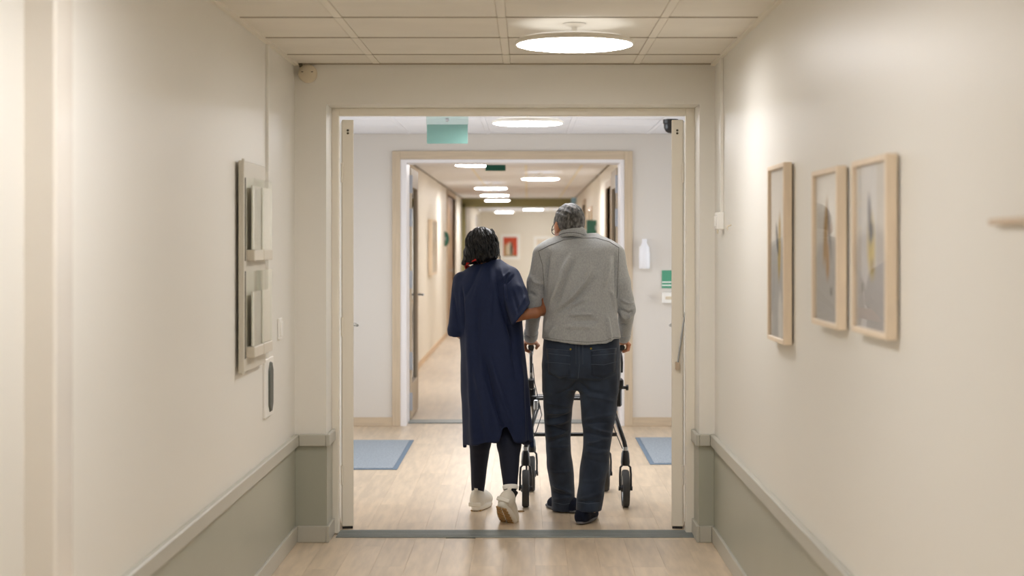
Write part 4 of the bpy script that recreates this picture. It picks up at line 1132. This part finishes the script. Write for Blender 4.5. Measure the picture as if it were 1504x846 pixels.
# ------------------------------------------------------------------ the woman
WB = Vector((at(722, 760, 8.62).x, 8.62, 0))
wom = empty('person', WB, 'person in long navy robe and white sneakers supporting the man in grey', 'person')
wh = at(709.5, 366, 8.66)
MW = Matrix.Translation(wh) @ Matrix.Rotation(R(-8), 4, 'Z') @ Matrix.Rotation(R(-7), 4, 'Y') @ Matrix.Rotation(R(-14), 4, 'X')
robe_rows = [row(380, 711, 732, 8.66, .05), row(385, 701, 743, 8.66, .065), row(390, 691, 751, 8.65, .082), row(398, 679, 758, 8.64, .10), row(412, 670, 764, 8.63, .118), row(440, 669, 767, 8.62, .132), row(470, 673, 767, 8.62, .138),
             row(500, 677, 769, 8.62, .142), row(550, 677, 775, 8.62, .155), row(600, 679, 779, 8.61, .165), row(640, 681, 782, 8.61, .172), row(672, 681, 784, 8.61, .175)]
RS, RE = at(747, 408, 8.62), at(764, 458, 8.47)
LS, LE = at(678, 412, 8.62), at(670, 484, 8.60)
v = Vol((-.48, 8.32, .33), (.09, 8.9, 1.44), .0055)
v.loft(robe_rows, 0, 2.2)
body_D = v.D.copy(); v.D[:] = .5
v.cap(RS, RS.lerp(RE, .5)+Vector((.004, 0, 0)), .066, .066, .03); v.cap(RS.lerp(RE, .5)+Vector((.004, 0, 0)), RE+(RE-RS)*.4, .065, .068, .01)
nr = A3((Vector((.75, .05, -.67))).normalized()); cr = A3(at(770, 456, 8.47))
v.keep(lambda X, Y, Z: (X-cr[0])*nr[0]+(Y-cr[1])*nr[1]+(Z-cr[2])*nr[2])
a_, b_ = A3(RE.lerp(RS, .5)), A3(RE+(RE-RS)*.6)
hollow = Vol(v.lo, v.lo+.05, v.h); hollow.n = v.n; hollow.D = np.full(v.n, .5, np.float32); hollow.cap(a_, b_, .050, .058, 0); v.D = np.maximum(v.D, -hollow.D)
sl_D = v.D.copy(); v.D[:] = .5
v.cap(LS, LE, .050, .044, .03); v.cap(LE, LE+Vector((.006, .02, -.08)), .044, .046, .01)
zc_ = at(672, 492, 8.58).z
v.keep(lambda X, Y, Z: zc_-Z+(Y-8.6)*.25+0*X)
hollow.D[:] = .5; hollow.cap(A3(LE), A3(LE+Vector((.006, .02, -.12))), .034, .036, 0); v.D = np.maximum(v.D, -hollow.D)
ll_D = v.D.copy(); v.D = body_D
for e_, k_ in ((sl_D, .016), (ll_D, .012)):
    t_ = np.clip(.5+.5*(v.D-e_)/k_, 0, 1); v.D = v.D*(1-t_)+e_*t_-k_*t_*(1-t_)
hx = [(670, 657), (681, 657), (705, 653), (731, 648), (739, 628), (744, 628), (755, 650), (783, 652), (800, 652)]
rX = [at(p[0], p[1], 8.46).x for p in hx]; rZ = [at(p[0], p[1], 8.46).z for p in hx]
fX = [at(670, 650, 8.7).x, at(800, 650, 8.7).x]
def robehem(X, Y, Z):
    back = np.interp(X.ravel(), rX, rZ)[:, None, None]; front = np.full_like(back, .39)
    return np.where(Y < 8.58, back, front)-Z
inn, lo_, hi_ = v.loft_f(robe_rows, 2.2, .012)
v.carve(lambda X, Y, Z: np.maximum(inn(X, Y, Z), Z-.62), (-.5, 8.3, .3), (.1, 8.9, .66), .004)
v.keep(robehem)
V, Fq = v.mesh(2); N = normals(V, Fq)
V = crease(V, N, [([(708, 520), (718, 560), (732, 610), (744, 645)], .012, -.016), ([(718, 515), (730, 560), (746, 605), (757, 645)], .014, .012), ([(698, 540), (708, 590), (716, 648)], .014, .009),
                  ([(686, 480), (690, 560), (694, 650)], .014, .007), ([(702, 430), (700, 500), (704, 560)], .012, -.007), ([(765, 530), (768, 590), (772, 648)], .012, .008), ([(755, 520), (757, 560)], .012, -.006),
                  ([(727, 395), (733, 430), (742, 465), (752, 500)], .009, -.010), ([(735, 392), (741, 425), (747, 455)], .009, .008), ([(712, 385), (704, 415), (692, 450)], .010, .006), ([(706, 388), (694, 415), (680, 440)], .010, -.005), ([(720, 388), (722, 430), (720, 480)], .010, .005),
                  ([(750, 398), (742, 405), (733, 415)], .007, .007), ([(757, 402), (748, 412), (738, 420)], .006, -.006), ([(760, 415), (768, 432), (772, 448)], .010, .007), ([(752, 425), (758, 445), (762, 460)], .009, -.007), ([(775, 430), (765, 448), (757, 458)], .008, .005),
                  ([(745, 470), (752, 500), (756, 540)], .012, -.009), ([(664, 430), (668, 460), (674, 485)], .008, -.005), ([(677, 420), (679, 460), (680, 492)], .007, -.010)], 8.48)
N = normals(V, Fq)
ph = np.clip((.95-V[:, 2])/.5, 0, 1); ang = np.arctan2(V[:, 1]-8.62, V[:, 0]+.165)
V = V+N*(.006*ph*np.sin(ang*9+1.0+2*np.sin(V[:, 2]*3)))[:, None]
V = wobble(V, N, 1, [(24, .004), (60, .0015)], 12)
rVF = (V, Fq)
robe = flesh('robe', rVF, 'robe', wom, WB)
rb = bvh_of(rVF)
stitch('shoulder_seam', rb, [(742, 386), (748, 396), (743, 420), (746, 440)], .0014, 'robe_seam', robe, -.0003, 30)
stitch('sleeve_hem', rb, [(757, 464), (766, 458), (775, 447), (781, 438)], .0014, 'robe_seam', robe, 0, 20)
# red collar
cc = at(702.5, 382, 8.638); q = MB(); n = 36; rings = []
Mc = Matrix.Translation(cc) @ Matrix.Rotation(R(-14), 4, 'Y') @ Matrix.Rotation(R(-18), 4, 'X')
for (f, z) in ((1.12, -.022), (1.06, .004), (1.0, .020), (.95, .018), (.98, -.02)):
    rings.append([Mc @ Vector((.072*f*math.cos(2*math.pi*k/n), .063*f*math.sin(2*math.pi*k/n), z-.35*max(0, math.sin(2*math.pi*k/n))*.12)) for k in range(n)])
q.add([p for r_ in rings for p in r_], [(i*n+k, i*n+(k+1) % n, ((i+1) % 5)*n+(k+1) % n, ((i+1) % 5)*n+k) for i in range(5) for k in range(n)], True)
q.build('red_collar', 'red_cloth', wom)
# shoes first, so that the legs can meet them
ML = Matrix.Translation((at(704, 752, 8.85).x, 8.95, 0)) @ Matrix.Rotation(R(-12), 4, 'Z')
pv = Vector((.0, .075, 0)); gp = Vector((at(744, 768, 8.50).x, 8.50, .001))
MR = Matrix.Translation(gp) @ Matrix.Rotation(R(-20), 4, 'Z') @ Matrix.Rotation(R(12), 4, 'Y') @ Matrix.Rotation(R(-36), 4, 'X') @ Matrix.Translation(-pv)
shoe(wom, ML, 'sneaker', 'sneaker', 'sneaker_sole'); shoe(wom, MR, 'sneaker', 'sneaker', 'sneaker_sole')
AL_ = ML @ Vector((0, -.045, .115)); AR_ = MR @ Vector((0, -.045, .115))
KL, KR = at(707, 610, 8.70), at(746, 610, 8.60)
HLg, HRg = at(703, 530, 8.62), at(744, 530, 8.62)
v = Vol((-.42, 8.25, .05), (.05, 9.05, .95), .0055)
v.chain([A3(HLg), A3(KL), A3(KL.lerp(AL_, .35)), A3(AL_)], [.078, .056, .058, .036], .02); v.chain([A3(HRg), A3(KR), A3(KR.lerp(AR_, .38)), A3(AR_+(KR-AR_)*.09)], [.078, .060, .062, .038], .02)
v.ell(A3((HLg+HRg)/2+Vector((0, 0, .05))), (.13, .10, .10), None, .03)
lVF = v.mesh(2); N = normals(*lVF); lVF = (wobble(lVF[0], N, 1, [(40, .002)], 2), lVF[1])
leg = flesh('leggings', lVF, 'legging', wom, WB)
for A_, K_ in ((AR_, KR),):
    dd = (K_-A_).normalized()
    MB().tube([A_+dd*.020, A_+dd*.025, A_+dd*.038, A_+dd*.043], [.038, .0410, .0420, .040], 20).build('white_cuff', 'paper', leg)
for A_, M_ in ((AL_, ML), (AR_, MR)):
    e_ = M_ @ Vector((0, -.045, .06))
    MB().tube([e_, A_, A_+(A_-e_)*.3], [.034, .034, .036], 16).build('sock', 'sock_black', wom)
# body
v = Vol((-.46, 8.28, .03), (.14, 9.1, 1.60), .0055)
head_into(v, MW, .95)
v.cap(A3(MW @ Vector((0, -.028, -.04))), A3(at(712, 396, 8.65)), .044, .050, .03)
v.loft(robe_rows[3:9], .03, 2.2, .034)
v.chain([A3(HLg), A3(KL), A3(KL.lerp(AL_, .35)), A3(AL_), A3(ML @ Vector((0, -.02, .055))), A3(ML @ Vector((0, .07, .04)))], [.060, .040, .042, .024, .028, .022], .02)
v.chain([A3(HRg), A3(KR), A3(KR.lerp(AR_, .38)), A3(AR_), A3(MR @ Vector((0, -.02, .055))), A3(MR @ Vector((0, .07, .04)))], [.060, .042, .044, .026, .028, .022], .02)
v.ell(A3((HLg+HRg)/2+Vector((0, 0, .07))), (.12, .09, .12), None, .04)
# right arm linked through the man's left arm
Wr = at(787, 459.5, 8.505); Hd = at(799, 455, 8.565)
v.chain([A3(RS), A3(at(758, 463, 8.485)), A3(Wr), A3(Hd)], [.040, .034, .027, .024], .012)
v.ell(A3(Hd)+np.array((.002, .018, .0)), (.019, .040, .036), None, .012)
for i, (dz, ln) in enumerate(((.030, .92), (.010, 1.0), (-.010, .97), (-.029, .82))):
    b_ = A3(Hd)+np.array((.004, .045, dz))
    v.chain([b_, b_+np.array((.0, .030, .0))*ln, b_+np.array((-.022, .052, .0))*ln, b_+np.array((-.045, .056, -.002))*ln], [.0095, .009, .0085, .0075], .004)
b_ = A3(Hd)+np.array((.0, .0, .026)); v.chain([b_, b_+np.array((-.002, .020, .026)), b_+np.array((-.006, .044, .040))], [.012, .0105, .009], .006)
# left arm bent forward
Wl = at(690, 500, 8.86)
v.chain([A3(LS), A3(LE), A3(Wl)], [.038, .033, .025], .012)
v.ell(A3(Wl)+np.array((.004, .055, -.004)), (.018, .045, .036), None, .014)
for i, (dz, ln) in enumerate(((.030, .92), (.010, 1.0), (-.010, .97), (-.029, .8))):
    b_ = A3(Wl)+np.array((.004, .085, dz))
    v.chain([b_, b_+np.array((.004, .036, -.004))*ln, b_+np.array((.018, .060, -.010))*ln, b_+np.array((.034, .070, -.016))*ln], [.0095, .009, .0085, .0075], .004)
b_ = A3(Wl)+np.array((.010, .03, .024)); v.chain([b_, b_+np.array((.016, .026, .012)), b_+np.array((.026, .05, .010))], [.012, .0105, .009], .006)
flesh('body', v.mesh(1), 'skin_w', wom, WB)
eyes(wom, MW, .95)
# black hair falling to the collar
v = Vol((-.17, -.19, -.20), (.17, .13, .17), .005)
v.ell((0, -.016, .020), (.080, .100, .098), None, 0)
v.ell((-.004, -.052, -.028), (.080, .058, .062), None, .03)
v.cap((-.064, -.03, -.01), (-.080, -.045, -.060), .028, .022, .03); v.cap((-.080, -.045, -.060), (-.100, -.055, -.082), .020, .010, .015)
v.cap((.060, -.035, -.01), (.066, -.050, -.058), .026, .018, .02); v.cap((.03, -.085, -.035), (.045, -.082, -.066), .024, .014, .015); v.cap((-.045, -.082, -.035), (-.066, -.08, -.072), .022, .012, .015)
def wh_line(X, Y, Z): return np.maximum((Y-.045)*.9+(.05-Z)*.2, -.5)
v.keep(wh_line)
VF = v.mesh(2); V = VF[0]; N = normals(*VF)
ang = np.arctan2(V[:, 0], -V[:, 1]-.01); low = np.clip((.08-V[:, 2])/.16, .1, 1)
V = V+N*(.0045*low*np.sin(ang*13+3.2*np.sin(V[:, 2]*38)+V[:, 2]*14)+.0025*np.sin(ang*29+V[:, 2]*55+2*np.sin(V[:, 2]*60)))[:, None]
V = wobble(V, N, 1, [(70, .003), (160, .0014)], 21)
hair = flesh('hair', tf((V, VF[1]), MW), 'hair_black', wom, wh)
rg = random.Random(3); q = MB()
for i in range(70):
    a = rg.uniform(-1.75, 1.75); x0 = math.sin(a); y0 = -math.cos(a)
    top = .06+rg.uniform(-.03, .04); bot = -.055+rg.uniform(-.025, .015)-(.022 if a < -.5 else 0); P = []; f1 = rg.uniform(0, 6)
    for k in range(9):
        t_ = k/8; z = top+(bot-top)*t_; rr = .0815+.004*t_+.006*math.sin(9*t_+f1)+(rg.random()*.004)
        if z > .02: rr *= math.sqrt(max(.05, 1-((z-.02)/.112)**2))
        aa = a+.10*math.sin(7*t_+f1)
        P.append(MW @ Vector((rr*math.sin(aa)*(1.0 if a > 0 else 1.0+.20*t_*t_), -.016-.010*t_-rr*1.12*math.cos(aa), z)))
    q.tube(P, [.0030]*7+[.0022, .0008], 5)
o = q.build('hair_locks', 'hair_black', hair); o['kind'] = 'stuff'
MB().lathe([(0, .005), (.004, .003), (.005, 0)], 10, MW @ Matrix.Translation((.0865, -.02, .02)) @ Matrix.Rotation(R(90), 4, 'Y')).build('hair_clip', 'steel', hair)
# small dry leaf on the floor
lf = MB(); c_ = at(764, 752, 8.84); pts = [(c_.x+.018*math.cos(a)*1.3, c_.y+.012*math.sin(a), .003+.004*abs(math.sin(a*2))) for a in [k*math.pi/5 for k in range(10)]]
lf.add(pts+[(c_.x, c_.y, .009)]+[(p[0], p[1], .0005) for p in pts], [(k, (k+1) % 10, 10) for k in range(10)]+[(k, k+11, (k+1) % 10+11, (k+1) % 10) for k in range(10)]+[tuple(range(20, 10, -1))], True)
tag(lf.build('dry_leaf', 'leaf_brown', None, (c_.x, c_.y, 0)), 'tiny brown scrap on floor beside the raised sneaker', 'litter')
